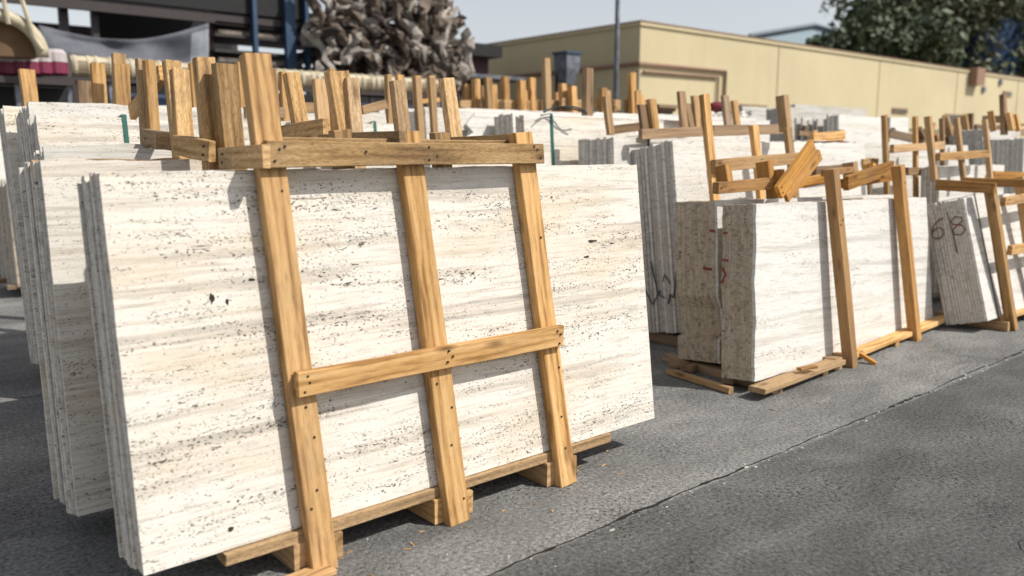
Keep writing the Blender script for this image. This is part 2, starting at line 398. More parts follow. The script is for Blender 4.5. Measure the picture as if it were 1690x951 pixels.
# ================================================================== SETTING
# ground sheet with an open construction joint running along the row of crates
bm = bmesh.new()
xsn = [-600, -60, -12] + [-4+.022*i for i in range(1180)] + [40, 120, 700]
rows = []
for i, x in enumerate(xsn):
    j = 0.020*noise.fractal(Vector((x*2.6, 0, 0)), .7, 2, 6)+.02*noise.noise(Vector((x*.8, 4, 0))); yc = 2.425+.0065*(x-2)*1.0+j if -5 < x < 25 else 2.45
    wv_ = max(.0012, .003+.013*noise.noise(Vector((x*1.9, 9, 1)))+.010*noise.noise(Vector((x*13, 3, 1))))
    dz = .006*noise.noise(Vector((x*4, 1, 8)))
    ys = [(-500, 0), (yc-.25, 0), (yc-.03, dz*.4), (yc-wv_, -.001), (yc-wv_*.4, -.022), (yc+wv_*.5, -.022), (yc+wv_, .003+dz*.5), (yc+.05, .001), (yc+.4, 0), (800, 0)]
    rows.append([bm.verts.new((x, a, b)) for a, b in ys])
for i in range(len(rows)-1):
    for k in range(len(rows[0])-1):
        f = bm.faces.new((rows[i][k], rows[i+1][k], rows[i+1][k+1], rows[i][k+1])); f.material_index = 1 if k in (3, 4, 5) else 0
M['soil'] = plain('joint_soil', (.022, .02, .018), .95)  # near-black groove colour: the shade inside the joint is painted in
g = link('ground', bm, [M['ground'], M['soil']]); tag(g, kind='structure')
# stone crumbs lying on the yard
bm = bmesh.new(); rr = random.Random(5)
for i in range(900):
    a = rr.random()
    if a < .55: x = rr.uniform(1, 10); y = 2.43+rr.gauss(0, .10)
    elif a < .8: x = rr.uniform(.2, 9); y = rr.uniform(1.2, 5)
    else: x = rr.uniform(.6, 9); y = 2.9+abs(rr.gauss(0, .25))
    s = rr.choice((.002, .0025, .003, .004, .005)) * rr.uniform(.7, 1.5)
    vs = [bm.verts.new((x+s*q[0]*rr.uniform(.6, 1.3), y+s*q[1]*rr.uniform(.6, 1.3), max(0, s*q[2]*rr.uniform(.5, 1.1)))) for q in ((1, 0, .1), (-.5, .9, 0), (-.5, -.9, .1), (0, 0, 1.1))]
    for f in ((0, 1, 2), (0, 1, 3), (1, 2, 3), (2, 0, 3)): bm.faces.new([vs[q] for q in f])
bmesh.ops.recalc_face_normals(bm, faces=bm.faces)
tag(link('stone_crumbs', bm, M['trav_grey']), 'pale stone crumbs strewn over the concrete', 'gravel', kind='stuff')

# ================================================================== FRONT ROW
def ab(cr, ut, vt, ub, vb, X, wpx, m='wood_rough', th=.055, lean=.10, ground=True):
    t = AX(ut, vt, X); y0 = t.y-lean*t.z
    b = AL(ub, vb, y0, lean); wd = AL(ut+wpx/2, vt, y0, lean).x-AL(ut-wpx/2, vt, y0, lean).x
    d = t-b
    if ground: b = b+d*((.01-b.z)/d.z)
    return board(cr, b, t, wd, th, BY, m, 'post')
# --- 1: the big stack nearest the camera
s1, d1 = slab_stack('large cream travertine slab stack nearest the camera, front face barred by three posts', (.807, 2.949, .173), 2.755, 1.415, 12, .0225, .006, .125, 0.0,
                    mats=('trav', 'trav', 'trav_grey'), seed=11, jag=.006, topj=.007, jx=.008, hvar=.016, res=34)
rr = random.Random(44)
SL0 = s1.children[0]
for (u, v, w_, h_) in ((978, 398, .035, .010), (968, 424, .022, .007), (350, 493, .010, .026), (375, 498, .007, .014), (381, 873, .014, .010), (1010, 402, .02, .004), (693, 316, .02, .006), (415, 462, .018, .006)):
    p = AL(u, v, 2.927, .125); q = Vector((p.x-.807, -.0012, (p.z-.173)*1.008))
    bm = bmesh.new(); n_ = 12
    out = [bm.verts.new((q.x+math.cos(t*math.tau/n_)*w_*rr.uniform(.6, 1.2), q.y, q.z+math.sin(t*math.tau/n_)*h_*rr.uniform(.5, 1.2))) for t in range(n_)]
    bm.faces.new(out[::-1]); o = link('void', bm, M['soil2'], SL0)  # flat dark brown patches laid on the face in place of holes
c1 = thing('timber_crate', 'yellow pine crate with two long cross bars in front of the nearest slab stack', 'crate', (1.45, 2.87, 0), 'timber crates around the slabs')
P = lambda u, v: AL(u, v, 2.87, .125)
def post1(b, t, wd, th, nails, m='wood'): return board(c1, b, t, wd, th, BY, m, 'post', nails)
rn = random.Random(2)
nl = lambda xs: [(x+rn.uniform(-.01, .01), rn.choice((-.25, .22, .05, .3))) for x in xs]
post1((1.466, 2.865, .003), (1.392, 3.115, 2.02), .108, .054, nl((.12, .17, .32, .27, .74)))
post1((2.135, 2.865, .003), (2.046, 3.085, 1.735), .112, .054, nl((.05, .2, .3, .37)), 'wood')
post1((2.815, 2.865, .003), (2.700, 3.087, 1.745), .104, .054, nl((.1, .2, .33, .7)))
board(c1, (1.372, 3.025, 1.640), (2.782, 3.025, 1.640), .098, .042, BY, 'wood_rough', 'cross_bar', [(.02, .25), (.035, -.2), (.05, -.3), (.30, -.1), (.52, .25), (.52, -.3), (.55, .1), (.965, -.2), (.98, .2), (.95, -.35)])
board(c1, (1.402, 2.916, .762), (2.822, 2.916, .757), .098, .040, BY, 'wood', 'cross_bar', [(.02, .3), (.035, -.05), (.03, -.32), (.50, .2), (.52, -.02), (.505, -.3), (.975, .35), (.98, -.1), (.965, -.3)])
# second, rough board behind the top bar and the board stubs that stand behind it
board(c1, (1.44, 3.138, 1.660), (2.79, 3.138, 1.655), .095, .03, BY, 'wood_rough', 'cross_bar')
for u0, v0, u1, v1, zb in ((578, 217, 612, 236, 1.6), (748, 219, 776, 236, 1.6)):
    a = AL((u0+u1)/2+3, v0+2, 3.02, .0)
    board(c1, (a.x+.02, 3.175, 1.50), (a.x, 3.18, a.z+.01), .085, .05, BY, 'wood', 'post')
# side bars running back at the slab tops
board(c1, AX(433, 258, 1.335)+Vector((0, -.0, 0)), AX(361, 262, 1.335), .085, .035, BX, 'wood_rough', 'side_bar', [(.9, .2), (.92, -.2)])
board(c1, (1.985, 3.07, 1.70), (1.985, 3.80, 1.695), .075, .035, BX, 'wood_rough', 'side_bar')
board(c1, (2.66, 3.13, 1.70), (2.66, 3.80, 1.69), .07, .035, BX, 'wood_rough', 'side_bar')
# back posts
def bpost(cr, x, y, zt, wd=.105, m='wood_rough', lean=.10, th=.055, dx=-.05):
    return board(cr, (x-dx*.7, y-lean*1.0, .01), (x+dx*.3, y+lean*(zt-1.0), zt), wd, th, BY, m, 'post')
ab(c1, 373, 104, 388, 246, 1.45, 36)
ab(c1, 559, 116, 578, 226, 2.08, 34)
ab(c1, 583, 130, 590, 216, 2.14, 20)
ab(c1, 741, 128, 754, 220, 2.82, 20)
board(c1, (1.3, 3.66, 1.25), (2.95, 3.92, 1.25), .09, .035, BY, 'wood', 'cross_bar')
# base rails, bearers, blocks
board(c1, (1.085, 2.925, .144), (3.18, 2.930, .147), .052, .09, BY, 'wood_rough', 'rail')
board(c1, (1.05, 3.22, .144), (3.19, 3.22, .147), .052, .09, BY, 'wood_old', 'rail')
for x in (1.465, 2.135, 2.815):
    board(c1, (x-.105, 2.915, .063), (x-.105, 3.70, .063), .12, .095, BX, 'wood', 'bearer')
    board(c1, (x+.02, 2.925, .058), (x+.02, 3.55, .058), .11, .09, BX, 'wood_rough', 'bearer')
board(c1, (1.25, 2.84, .004), (1.47, 2.86, .004), .10, .022, UP, 'wood', 'plank')

# --- 2: stack right behind the first, on the left
s2, _ = slab_stack('cream slab stack just behind the nearest one, its rust-stained left end in shade', (.76, 3.69, .150), 2.75, 1.47, 13, .027, .004, .075, 0, mats=('trav', 'trav_grey', 'trav'), seed=23, jag=.007, topj=.016,
                   jx=.010, hvar=.02, stained=(4, 5, 6), res=30)
c2 = thing('timber_crate', 'rough-sawn crate posts rising directly behind the nearest slab stack', 'crate', (1.4, 3.62, 0), 'timber crates around the slabs')
ab(c2, 340, 95, 353, 250, 1.40, 30)
ab(c2, 299, 115, 307, 229, 1.43, 28)
ab(c2, 286, 100, 297, 200, 1.46, 27)
ab(c2, 484, 120, 503, 225, 2.14, 24)
ab(c2, 659, 132, 668, 210, 2.86, 21)
ab(c2, 450, 113, 458, 225, 2.12, 14, 'wood')
board(c2, AX(342, 250, 1.33), AX(286, 239, 1.33), .09, .035, BX, 'wood_rough', 'side_bar', [(.1, .2), (.12, -.2)])
board(c2, (2.10, 3.95, 1.775), (2.10, 4.50, 1.745), .09, .035, BX, 'wood_rough', 'side_bar')
board(c2, (1.38, 4.30, 1.70), (1.56, 4.30, 1.69), .08, .04, BY, 'wood_rough', 'cross_bar')
for x in (1.4, 2.1, 2.8): board(c2, (x, 3.64, .05), (x, 4.3, .05), .095, .12, BX, 'wood_old', 'bearer')
board(c2, (1.0, 3.68, .122), (3.1, 3.68, .122), .05, .09, BY, 'wood_old', 'rail')

# --- low broken stack between 2 and 3
slab_stack('short stack of broken slabs with a saw-tooth top behind the second stack', (AY(80, 262, 4.75).x, 4.75, .12), 2.3, 1.555, 7, .024, .012, .04, 0, mats=('trav_grey', 'trav'), seed=31, jag=.01, topj=.03, hvar=.03)
# --- 3: green strapped stack
s3, _ = slab_stack('long pale slab stack with one green strap, seen over the second stack', (1.25, 5.98, .15), 2.85, 1.74, 9, .027, .004, .12, .0, mats=('trav', 'trav_grey'), seed=41, jag=.010, topj=.012, jx=.012, hvar=.03,
                   straps=((.52, 'strap', .03), (2.5, 'strap', .025)))
c3 = thing('timber_crate', 'pine crate with splayed posts left of the tallest rough post', 'crate', (1.9, 5.9, 0), 'timber crates around the slabs')
def fp(cr, u, vt, vb, X, wd, m='wood', th=.06, lean=.1, back=BY, name='post'):
    t = AX(u[0], vt, X); b = AX(u[1], vb, X)
    y0 = (t.y+b.y)/2; return board(cr, (b.x, y0-lean*.3, b.z), (t.x, y0+lean*.3, t.z), wd, th, back, m, name)
ab(c3, 248, 98, 257, 222, 1.62, 17, 'wood')
ab(c3, 233, 98, 240, 222, 1.60, 11)
board(c3, AX(284, 234, 1.50), AX(236, 228, 1.50), .10, .04, BX, 'wood_rough', 'side_bar', [(.1, .2), (.12, -.2), (.9, 0)])
board(c3, AX(262, 120, 1.75), AX(213, 186, 1.75), .10, .04, BX, 'wood', 'plank')
ab(c3, 201, 104, 205, 187, 1.95, 26, 'wood')
ab(c3, 197, 88, 198, 120, 2.1, 22, 'wood')
ab(c3, 162, 104, 167, 170, 2.0, 22, 'wood')
ab(c3, 140, 133, 142, 170, 2.05, 22, 'wood_old')
ab(c3, 320, 104, 326, 175, 2.5, 12, 'wood')
ab(c3, 402, 103, 408, 180, 2.9, 20, 'wood')
ab(c3, 468, 118, 473, 181, 3.1, 10, 'wood')
ab(c3, 530, 132, 535, 196, 3.1, 20, 'wood')
ab(c3, 549, 112, 553, 187, 3.2, 8, 'wood')
ab(c3, 643, 124, 645, 177, 4.2, 9, 'wood')
ab(c3, 690, 127, 693, 170, 4.6, 10, 'wood')
ab(c3, 714, 127, 716, 160, 4.8, 9, 'wood')
board(c3, AY(405, 186, 6.2), AY(470, 186, 6.2), .08, .04, BY, 'wood_old', 'cross_bar')
board(c3, AY(500, 178, 6.2), AY(535, 178, 6.2), .08, .04, BY, 'wood', 'cross_bar')
board(c3, AY(600, 182, 6.2), AY(640, 172, 6.2), .07, .04, BY, 'wood', 'cross_bar')

# --- 4: tall stacks on the left edge
def broken(k):
    return [(.0, 1.30+.012*k), (.10, 1.28), (.22, 1.43-.01*k), (.26, 0), (2.8, 0), (2.8, 1.86), (0, 1.86)]
slab_stack('upper stack with snapped slab ends hanging over a gap at the left edge', (1.27, 6.18, .15), 2.8, 1.82, 12, .027, .008, .18, 0, mats=('trav_grey', 'trav'), seed=53, jag=.008, topj=.03, outline=broken, hvar=.02)
slab_stack('tallest grey-ended slab stack at the far left edge of the yard row', (1.22, 6.68, .15), 2.9, 1.86, 9, .027, .006, .20, 0, mats=('trav', 'trav_grey'), seed=57, jag=.01, topj=.025, hvar=.03)
# --- 5: brownish stack beyond, on a low pallet
s5, _ = slab_stack('small brownish slab stack on a low pallet at the left frame edge', (1.85, 10.85, .13), 2.6, 1.18, 22, .03, .02, .06, 0, mats=('trav_edge', 'trav_grey'), seed=61, jag=.012, topj=.04, hvar=.05)
c5 = crate('low timber pallet under the small brownish stack at the left edge', 1.9, 10.8, 11.6, (2.0, 3.0, 4.0), 1.2, .05, (.3,), 'wood_old', back_top=(.3,), sidez=.2)
slab_stack('pale slab stack behind the small brownish one at the left frame edge', (1.7, 12.6, .15), 3.5, 1.75, 12, .03, .02, .08, 0, mats=('trav_white', 'trav'), seed=67, jag=.01, topj=.03)

# ================================================================== MIDDLE (right of the nearest stack, behind)
slab_stack('clean grey-ended slab stack rising right behind the nearest stack top', (4.80, 6.78, .15), 3.2, 1.93, 12, .024, .003, .09, 0, mats=('trav_white', 'trav_grey'), seed=71, jag=.006, topj=.01)
def wavy(k):
    o = .028*k
    return [(-.02+o*.2, 0), (2.9, 0), (2.9, 1.90), (.12+.03*k, 1.90), (.02+.05*k, 1.80), (.10+.02*k, 1.72), (-.04+.04*k, 1.66), (.03+.02*k, 1.56), (-.02, 1.4)]
slab_stack('slab stack with curled, torn-looking broken ends', (5.02, 6.45, .12), 2.9, 1.86, 12, .026, .016, .08, 0, mats=('trav_white', 'trav_grey'), seed=73, jag=.012, topj=.02, outline=wavy, hvar=.03)
slab_stack("thick grey-ended slab stack between the torn-ended stack and the strapped one", (5.33, 6.10, .12), 2.9, 1.90, 8, .034, .003, .08, 0, mats=('trav_white', 'trav_grey'), seed=79, jag=.004, topj=.008)
s3r, _ = slab_stack('broad pale slab stack with a green strap, right of the torn-ended stack', (5.10, 5.70, .12), 3.3, 1.86, 4, .03, .003, .07, 0, mats=('trav', 'trav'), seed=83, jag=.008, topj=.012, straps=((.32, 'strap', .035),))
bm = bmesh.new(); rr = random.Random(8)
for k in range(2):
    pts = [(5.25+.10*k*.3+.5*q, 5.72+.05*math.sin(q*5+k), 2.00+.05*math.sin(q*math.pi)+.01*k) for q in [i/8 for i in range(9)]]
    tube(bm, pts, [.008]*9, 4, 0)
tag(link('loose_strapping', bm, M['strapdark']), 'curled loose strapping on top of the broad green-strapped stack', 'strapping')
s5m, _ = slab_stack("low stack with thick grey slab ends just past the nearest stack's right corner", (5.62, 5.13, .12), 2.4, 1.66, 10, .042, .003, .045, 0, mats=('trav_white', 'trav_grey'), seed=89, jag=.006, topj=.012, straps=((.45, 'strapdark', .02),))
r6, _ = slab_stack('tall slab stack with a wide shaded grey end beside the nearest stack', (5.57, 4.30, .15), 3.2, 1.60, 15, .030, .004, .125, 0, mats=('trav_white', 'trav_grey', 'trav_grey'), seed=97, jag=.007, topj=.022, jx=.013, hvar=.02)
mark(r6, [(-.013, [(.05, .52), (.07, .40), (.10, .30), (.13, .33), (.16, .25)], .008), (-.013, [(.20, .30), (.26, .33), (.30, .52), (.32, .62)], .007), (-.013, [(.12, .42), (.18, .5), (.2, .44)], .006), (-.013, [(.24, .36), (.33, .24), (.4, .36)], .007)], 'blueink')

c6 = thing('timber_crate', 'tall crate with a bright cross bar in front of the stack beside the nearest one', 'crate', (5.75, 4.15, 0), 'timber crates around the slabs')
PL6 = lambda u, v: AL(u, v, 3.98, .10)
def post_px(cr, top, bot, PL, wd, m, th=.07, zmin=.01, name='post'):
    t = PL(*top); b = PL(*bot); d = (t-b); k = (zmin-b.z)/d.z if zmin is not None else 0
    return board(cr, b+d*k, t, wd, th, BY, m, name)
post_px(c6, (1166, 155), (1183, 322), PL6, .085, 'wood', .045)
post_px(c6, (1247, 206), (1259, 320), PL6, .085, 'wood', .045)
post_px(c6, (1303, 212), (1312, 290), PL6, .085, 'wood', .045)
board(c6, PL6(1173, 274)-Vector((0, .045, 0)), PL6(1313, 261)-Vector((0, .045, 0)), .10, .045, BY, 'wood', 'cross_bar', [(.04, .3), (.05, -.2), (.5, .2), (.52, -.2), (.97, .2)])
board(c6, AY(1178, 216, 4.75), AY(1300, 213, 4.75), .10, .05, BY, 'wood_old', 'cross_bar')  # rear bars use the darker timber variant
board(c6, AY(1060, 222, 5.05), AY(1160, 217, 5.05), .09, .05, BY, 'wood_old', 'cross_bar')
fp(c6, (1298, 1304), 156, 215, 7.0, .09, 'wood', .09)
board(c6, (5.62, 4.2, .05), (5.62, 5.1, .05), .095, .1, BX, 'wood_old', 'bearer'); board(c6, (6.6, 4.2, .05), (6.6, 5.1, .05), .095, .1, BX, 'wood_old', 'bearer')
c6b = thing('timber_crate', 'brown crate posts clustered above the seven thick grey slab ends', 'crate', (6.0, 5.6, 0), 'timber crates around the slabs')
fp(c6b, (1006, 1008), 160, 222, 5.75, .075, 'wood', .045)
fp(c6b, (1062, 1068), 172, 222, 6.0, .10, 'wood_old', .04)
fp(c6b, (1079, 1084), 164, 224, 6.1, .09, 'wood', .05)
fp(c6b, (1127, 1131), 150, 210, 7.2, .11, 'wood_old', .04)
fp(c6b, (1138, 1141), 170, 210, 7.3, .09, 'wood_old', .04)
fp(c6b, (1150, 1154), 157, 210, 7.4, .10, 'wood', .045)
fp(c6b, (1200, 1203), 158, 212, 7.6, .10, 'wood_old', .04)
fp(c6b, (1215, 1219), 167, 212, 7.7, .08, 'wood', .045)
board(c6b, AY(1010, 215, 5.6), AY(1058, 209, 5.6), .08, .05, BY, 'wood_old', 'cross_bar')

# ================================================================== SECOND STACK IN THE FRONT ROW
RZ2 = math.radians(3.6)
a2, _ = slab_stack("low white block stack with a wavy shaded end, front of the middle pallet", (4.90, 3.19, .09), 3.30, 1.23, 11, .0235, .0008, .07, 0.05, RZ2, mats=('trav_white',), seed=101, jag=.003, topj=.006, common=.026, jx=.002, hvar=.003, outline=lambda k: [(0, 0), (3.30, .06), (3.04, 1.30), (0, 1.215)], res=30)
def chunk(k):
    q = 0.004*k
    return [(-.03, 0), (3.1, .05), (3.1, 1.23), (-.06, 1.20), (-.05, .8), (-.05, .5), (.0, .40), (.03, .19), (-.04, .175)]
g2, _ = slab_stack('stepped stone block stack behind the low white one on the middle pallet', (5.13, 3.62, .10), 3.1, 1.22, 15, .0235, .0008, .07, .03, RZ2, mats=('trav_white',), seed=103, jag=.004, topj=.006, common=.008, jx=.002, hvar=.003, outline=chunk, res=30)
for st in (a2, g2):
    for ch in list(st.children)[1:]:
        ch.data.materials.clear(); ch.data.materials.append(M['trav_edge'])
mark(a2, [(-.034, [(.20, 1.02), (.23, 1.02)], .008), (-.034, [(.19, .83), (.235, .835)], .008), (-.03, [(.24, .78), (.21, .73), (.235, .69), (.25, .67)], .008)], 'red')
mark(g2, [(-.055, [(.05, .70), (.12, .705)], .012), (-.062, [(.02, .98), (.06, .985)], .010)], 'red')
c7 = thing('timber_crate', 'orange pine crate with loose tilted boards on the middle pallet', 'crate', (6.1, 3.1, 0), 'timber crates around the slabs')
# front posts (square section) standing clear of the slabs
board(c7, (6.125, 3.095, .003), (5.93, 3.245, 1.52), .085, .085, BY, 'wood_orange', 'post', [(.75, .2), (.73, -.2)])
board(c7, (7.46, 3.205, .003), (7.20, 3.35, 1.54), .085, .085, BY, 'wood_orange', 'post', [(.9, .2)])
CY = 3.92
def b7(p, q, wd, th, back, m='wood_orange', name='plank', nails=None): return board(c7, p, q, wd, th, back, m, name, nails)
b7(AX(1186, 309, 5.2), AX(1275, 303, 5.2)+Vector((0, 0, 0)), .10, .05, BX, name='side_bar') if False else None
b7(AY(1187, 311, 3.62), AY(1274, 303, 3.62), .085, .05, BY, name='cross_bar', nails=[(.04, 0), (.95, .2)])
b7(AY(1305, 306, 3.75), AY(1366, 295, 3.75), .085, .05, BY, name='cross_bar')
b7(AY(1393, 304, 3.62), AY(1480, 290, 3.62), .08, .05, BY, name='cross_bar')
def st7(u0, vt, u1, vb, Y, wd=.09, th=.09, zlow=None):
    t = AY(u0, vt, Y); b = AY(u1, vb, Y-.03)
    if zlow is not None:
        d = t-b; b = b+d*((zlow-b.z)/d.z)
    b7(b, t, wd, th, BY, name='post')
st7(1201, 270, 1206, 300, 3.66, .075, .10)
st7(1271, 264, 1276, 300, 3.66, .075, .11)
st7(1291, 279, 1293, 325, 3.60, .075, .13)
st7(1412, 266, 1416, 300, 3.66, .075, .11)
st7(1444, 270, 1446, 290, 3.9, .075, .11)
b7(AY(1288, 318, 3.42), AY(1345, 240, 3.42), .115, .035, BY, nails=[(.05, .2), (.06, -.2)])
b7(AY(1300, 324, 3.5), AY(1354, 256, 3.5), .10, .035, BY, nails=[(.93, .1), (.95, -.15)])
b7(AY(1400, 303, 3.42), AY(1476, 276, 3.52), .12, .04, BY, nails=[(.04, .2), (.05, -.2), (.93, .2)])
b7(AY(1365, 286, 3.60), AY(1410, 280, 3.60), .05, .05, BY)
# pallet
b7(AZ(1250, 640, .085), AZ(1383, 592, .085), .13, .035, -UP, 'wood', 'rail')
b7(AZ(1395, 585, .085), AZ(1560, 521, .085), .11, .04, -UP, 'wood', 'rail')
b7((4.95, 3.45, .06), (8.1, 3.68, .06), .10, .05, -UP, 'wood_old', 'rail')
b7((5.0, 3.85, .06), (8.1, 4.08, .06), .10, .05, -UP, 'wood_old', 'rail')
for x, y in ((6.0, 3.12), (7.38, 3.26)):
    b7((x-.09, y+.03, .047), (x-.09, y+.95, .047), .09, .10, BX, 'wood', 'bearer'); b7((x+.06, y+.06, .047), (x+.06, y+.9, .047), .09, .09, BX, 'wood_orange', 'bearer')
b7((4.98, 3.10, .03), (5.15, 4.2, .03), .055, .10, BX, 'wood_old', 'bearer')
b7((5.72, 3.14, .03), (5.72, 3.5, .03), .055, .07, BX, 'wood', 'bearer'); b7((7.05, 3.22, .03), (7.05, 3.55, .03), .055, .07, BX, 'wood', 'bearer')
b7(AZ(1318, 607, .13), AZ(1345, 603, .13), .05, .02, -UP, 'wood', 'plank')
tag(board(None, AZ(1105, 609, .045), AZ(1207, 640, .045), .05, .04, -UP, 'wood', 'loose_stick'), 'thin stick lying on the ground left of the middle pallet', 'wood')
tag(board(None, AZ(1104, 600, .03), AZ(1200, 603, .06), .05, .028, -UP, 'wood_old', 'loose_stick'), 'grey flat lath under the stepped block stack', 'wood')
tag(board(None, AZ(1412, 577, .10), AZ(1446, 598, .02), .045, .03, -UP, 'wood_orange', 'loose_stick'), 'short offcut propped against the orange post foot', 'wood')

# --- third stack in the front row, cut by the right frame edge
a3, _ = slab_stack('slab stack with a maroon number on its shaded end at the right frame edge', (8.21, 2.935, .12), 3.0, 1.15, 13, .026, .003, .27, 0, 0, mats=('trav_white', 'trav_grey'), seed=111, jag=.003, topj=.014, jx=.003, hvar=.014,
                   straps=((.24, 'strapdark', .018),), slope=.0)
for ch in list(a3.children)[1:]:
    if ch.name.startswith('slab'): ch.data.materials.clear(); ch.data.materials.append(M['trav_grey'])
def num(y0, z0, s, pts): return [(y0-(a*s), z0+b*s*1.15) for a, b in pts]
six = [(.9, 1.0), (.6, .95), (.25, .7), (.05, .35), (.15, .05), (.5, 0), (.75, .2), (.7, .48), (.45, .58), (.15, .4)]
eight = [(.9, .9), (.5, 1.0), (.2, .8), (.35, .6), (.8, .5), (.95, .25), (.7, 0), (.3, .05), (.2, .3), (.5, .52), (.9, .72), (.85, .9)]
mark(a3, [(-.0045, num(.35, .82, .16, six), .006), (-.0045, num(.18, .82, .15, eight), .006), (-.0045, [(.165, 1.05), (.155, .9), (.15, .74)], .004), (-.0045, [(.15, .74), (.147, .66)], .006)], 'maroonink')
c8 = thing('timber_crate', 'pine crate with three bright cross pieces at the right frame edge', 'crate', (8.7, 2.9, 0), 'timber crates around the slabs')
PL8 = lambda u, v: AL(u, v, 2.80, .19)
post_px(c8, (1641, 302), (1677, 538), PL8, .085, 'wood', .085)
post_px(c8, (1690, 290), (1722, 520), PL8, .085, 'wood', .085)
for v0, v1 in ((333, 322), (413, 404)):
    board(c8, PL8(1651 if v0 < 400 else 1662, v0)-Vector((0, .045, 0)), PL8(1760, v1-8)-Vector((0, .045, 0)), .085, .045, BY, 'wood', 'cross_bar', [(.03, .2), (.05, -.2)])
board(c8, AX(1641, 311, 8.35), AX(1543, 305, 8.35), .10, .045, BX, 'wood_orange', 'side_bar', [(.04, .2), (.05, -.2)])
board(c8, AX(1700, 303, 8.9), AX(1588, 300, 8.9), .08, .045, BX, 'wood_orange', 'side_bar')
board(c8, (8.5, 2.88, .115), (12.0, 2.88, .115), .045, .09, BY, 'wood', 'rail')
board(c8, (8.45, 2.85, .047), (8.45, 3.5, .047), .09, .13, BX, 'wood', 'bearer'); board(c8, (9.6, 2.85, .047), (9.6, 3.5, .047), .09, .13, BX, 'wood', 'bearer')

# ================================================================== RIGHT BACKGROUND STACKS
def st(label, u, v, Y, length, n, t, gap=.004, lean=.05, mats=('trav_white', 'trav_grey'), seed=1, topj=.012, **k):
    p = AY(u, v, Y)
    return slab_stack(label, (p.x, Y-lean*p.z, .12), length, p.z-.12, n, t, gap, lean, 0, mats=mats, seed=seed, topj=topj, **k)
CR = dict(group='timber crates around the slabs')
st('white slab stack with loose dark leaning slabs at its end, below the tan wall', 1384, 190, 6.0, 1.25, 5, .03, .006, seed=201)
st('row of loose dark upright slabs beside the tall white stack below the tan wall', 1382, 190, 6.22, .8, 9, .03, .045, mats=('trav_grey',), seed=203, topj=.05, hvar=.05)
st('upright pair of pale slabs between the two brown posts at right', 1469, 193, 6.6, .65, 3, .03, seed=205)
st('plain pale slab stack low under the tan wall, behind the brown crate', 1312, 172, 8.5, 2.6, 8, .03, seed=207, mats=('trav_grey',), topj=.004)
st('narrow dark-ended stack against the tan wall left of the leaning post', 1300, 176, 8.2, .5, 8, .045, .01, mats=('trav_grey',), seed=209)
st('dark slab leaning in a grey frame under the tan wall', 1225, 175, 9.5, 1.2, 6, .03, mats=('trav_grey',), seed=211)
st('white stack topped with rubble lumps in the back row', 1172, 194, 7.0, 1.4, 10, .03, seed=213, topj=.03)
st('pale stack with grey side seen between the clustered brown posts', 1085, 188, 6.9, 2.1, 10, .03, seed=215)
st('pale stack far behind the blurred brown post', 980, 185, 7.2, 2.6, 10, .03, seed=217)
st('long white stack at the rear of the middle block', 770, 178, 8.0, 4.2, 10, .03, seed=219)
st('jagged little grey stack seen between the rear posts over the front crate', 625, 178, 7.6, 1.6, 8, .028, .01, seed=221, topj=.03)
st('white face behind the middle posts of the rear crates', 470, 182, 7.6, 1.8, 6, .03, seed=223)
st('grey-ended stack with chipped veins near the right frame edge', 1690, 228, 4.6, 2.0, 20, .03, .003, seed=231)
st('grey upright slab ends left of the tall thin post near the right edge', 1622, 213, 5.3, 1.5, 14, .03, .003, mats=('trav_grey',), seed=233)
st('shorter grey slab ends behind the splayed posts at right', 1608, 222, 5.55, 1.5, 12, .03, .003, mats=('trav_grey',), seed=235)
st('low dusty slab stack in shade behind the two brown posts', 1447, 236, 5.0, 2.6, 10, .03, seed=237, mats=('trav_grey',), lean=.14)
st('low stack of white slabs with a thin dark joint beyond the orange crate', 1412, 234, 4.75, 1.5, 6, .03, seed=239)
st('small white slab stack low between the splayed posts', 1550, 275, 4.0, 1.8, 6, .03, seed=241)
st('low white slab stack behind the right end of the middle pallet', 1335, 232, 4.9, 1.2, 6, .03, seed=243)
# maroon board leaning
bm = bmesh.new(); a = AY(1374, 233, 4.6); b = AY(1398, 233, 4.6); boxv(bm, 0, b.x-a.x, 0, .5, 0, a.z)
M['maroon'] = plain('maroon_paint', (.10, .012, .015), .5)
o = link('maroon_panel', bm, M['maroon']); o.location = (a.x, 4.6, 0); tag(o, 'dark maroon upright panel beyond the loose orange boards', 'panel')
bm = bmesh.new()
for i in range(3): tube(bm, [AY(1172+q*9.5, 178+i*3-4, 7.3) + Vector((0, .05*i, 0)) for q in range(4)], [.03, .05, .05, .03], 8)
M['maroon2'] = plain('maroon_cloth', (.13, .012, .02), .9)
tag(link('cloth_roll', bm, M['maroon2'], None, True), 'rolled maroon cloth on the rubble-topped stack', 'cloth')
bm = bmesh.new()
for i in range(3): 
    a = AY(1088, 172+i*5, 8.6); b = AY(1121, 172+i*5, 8.6); boxv(bm, a.x, b.x, 8.6+.06*i, 9.3, a.z-.05, a.z)
tag(link('beam_pile', bm, M['wood_old']), 'short pile of dark beams behind the clustered brown posts', 'beams')
bm = bmesh.new(); rr = random.Random(12)
for i in range(26):
    p = AY(rr.uniform(1172, 1245), rr.uniform(186, 200), 7.3+rr.uniform(-.2, .3)); r = rr.uniform(.03, .08)
    q = bmesh.ops.create_icosphere(bm, subdivisions=1, radius=r, matrix=Matrix.Translation(p))
    for v in q['verts']: v.co += Vector((rr.uniform(-1, 1), rr.uniform(-1, 1), rr.uniform(-1, 1)))*r*.35
tag(link('stone_rubble', bm, M['trav_white']), 'white rubble lumps heaped on the back row stack', 'rubble', kind='stuff')

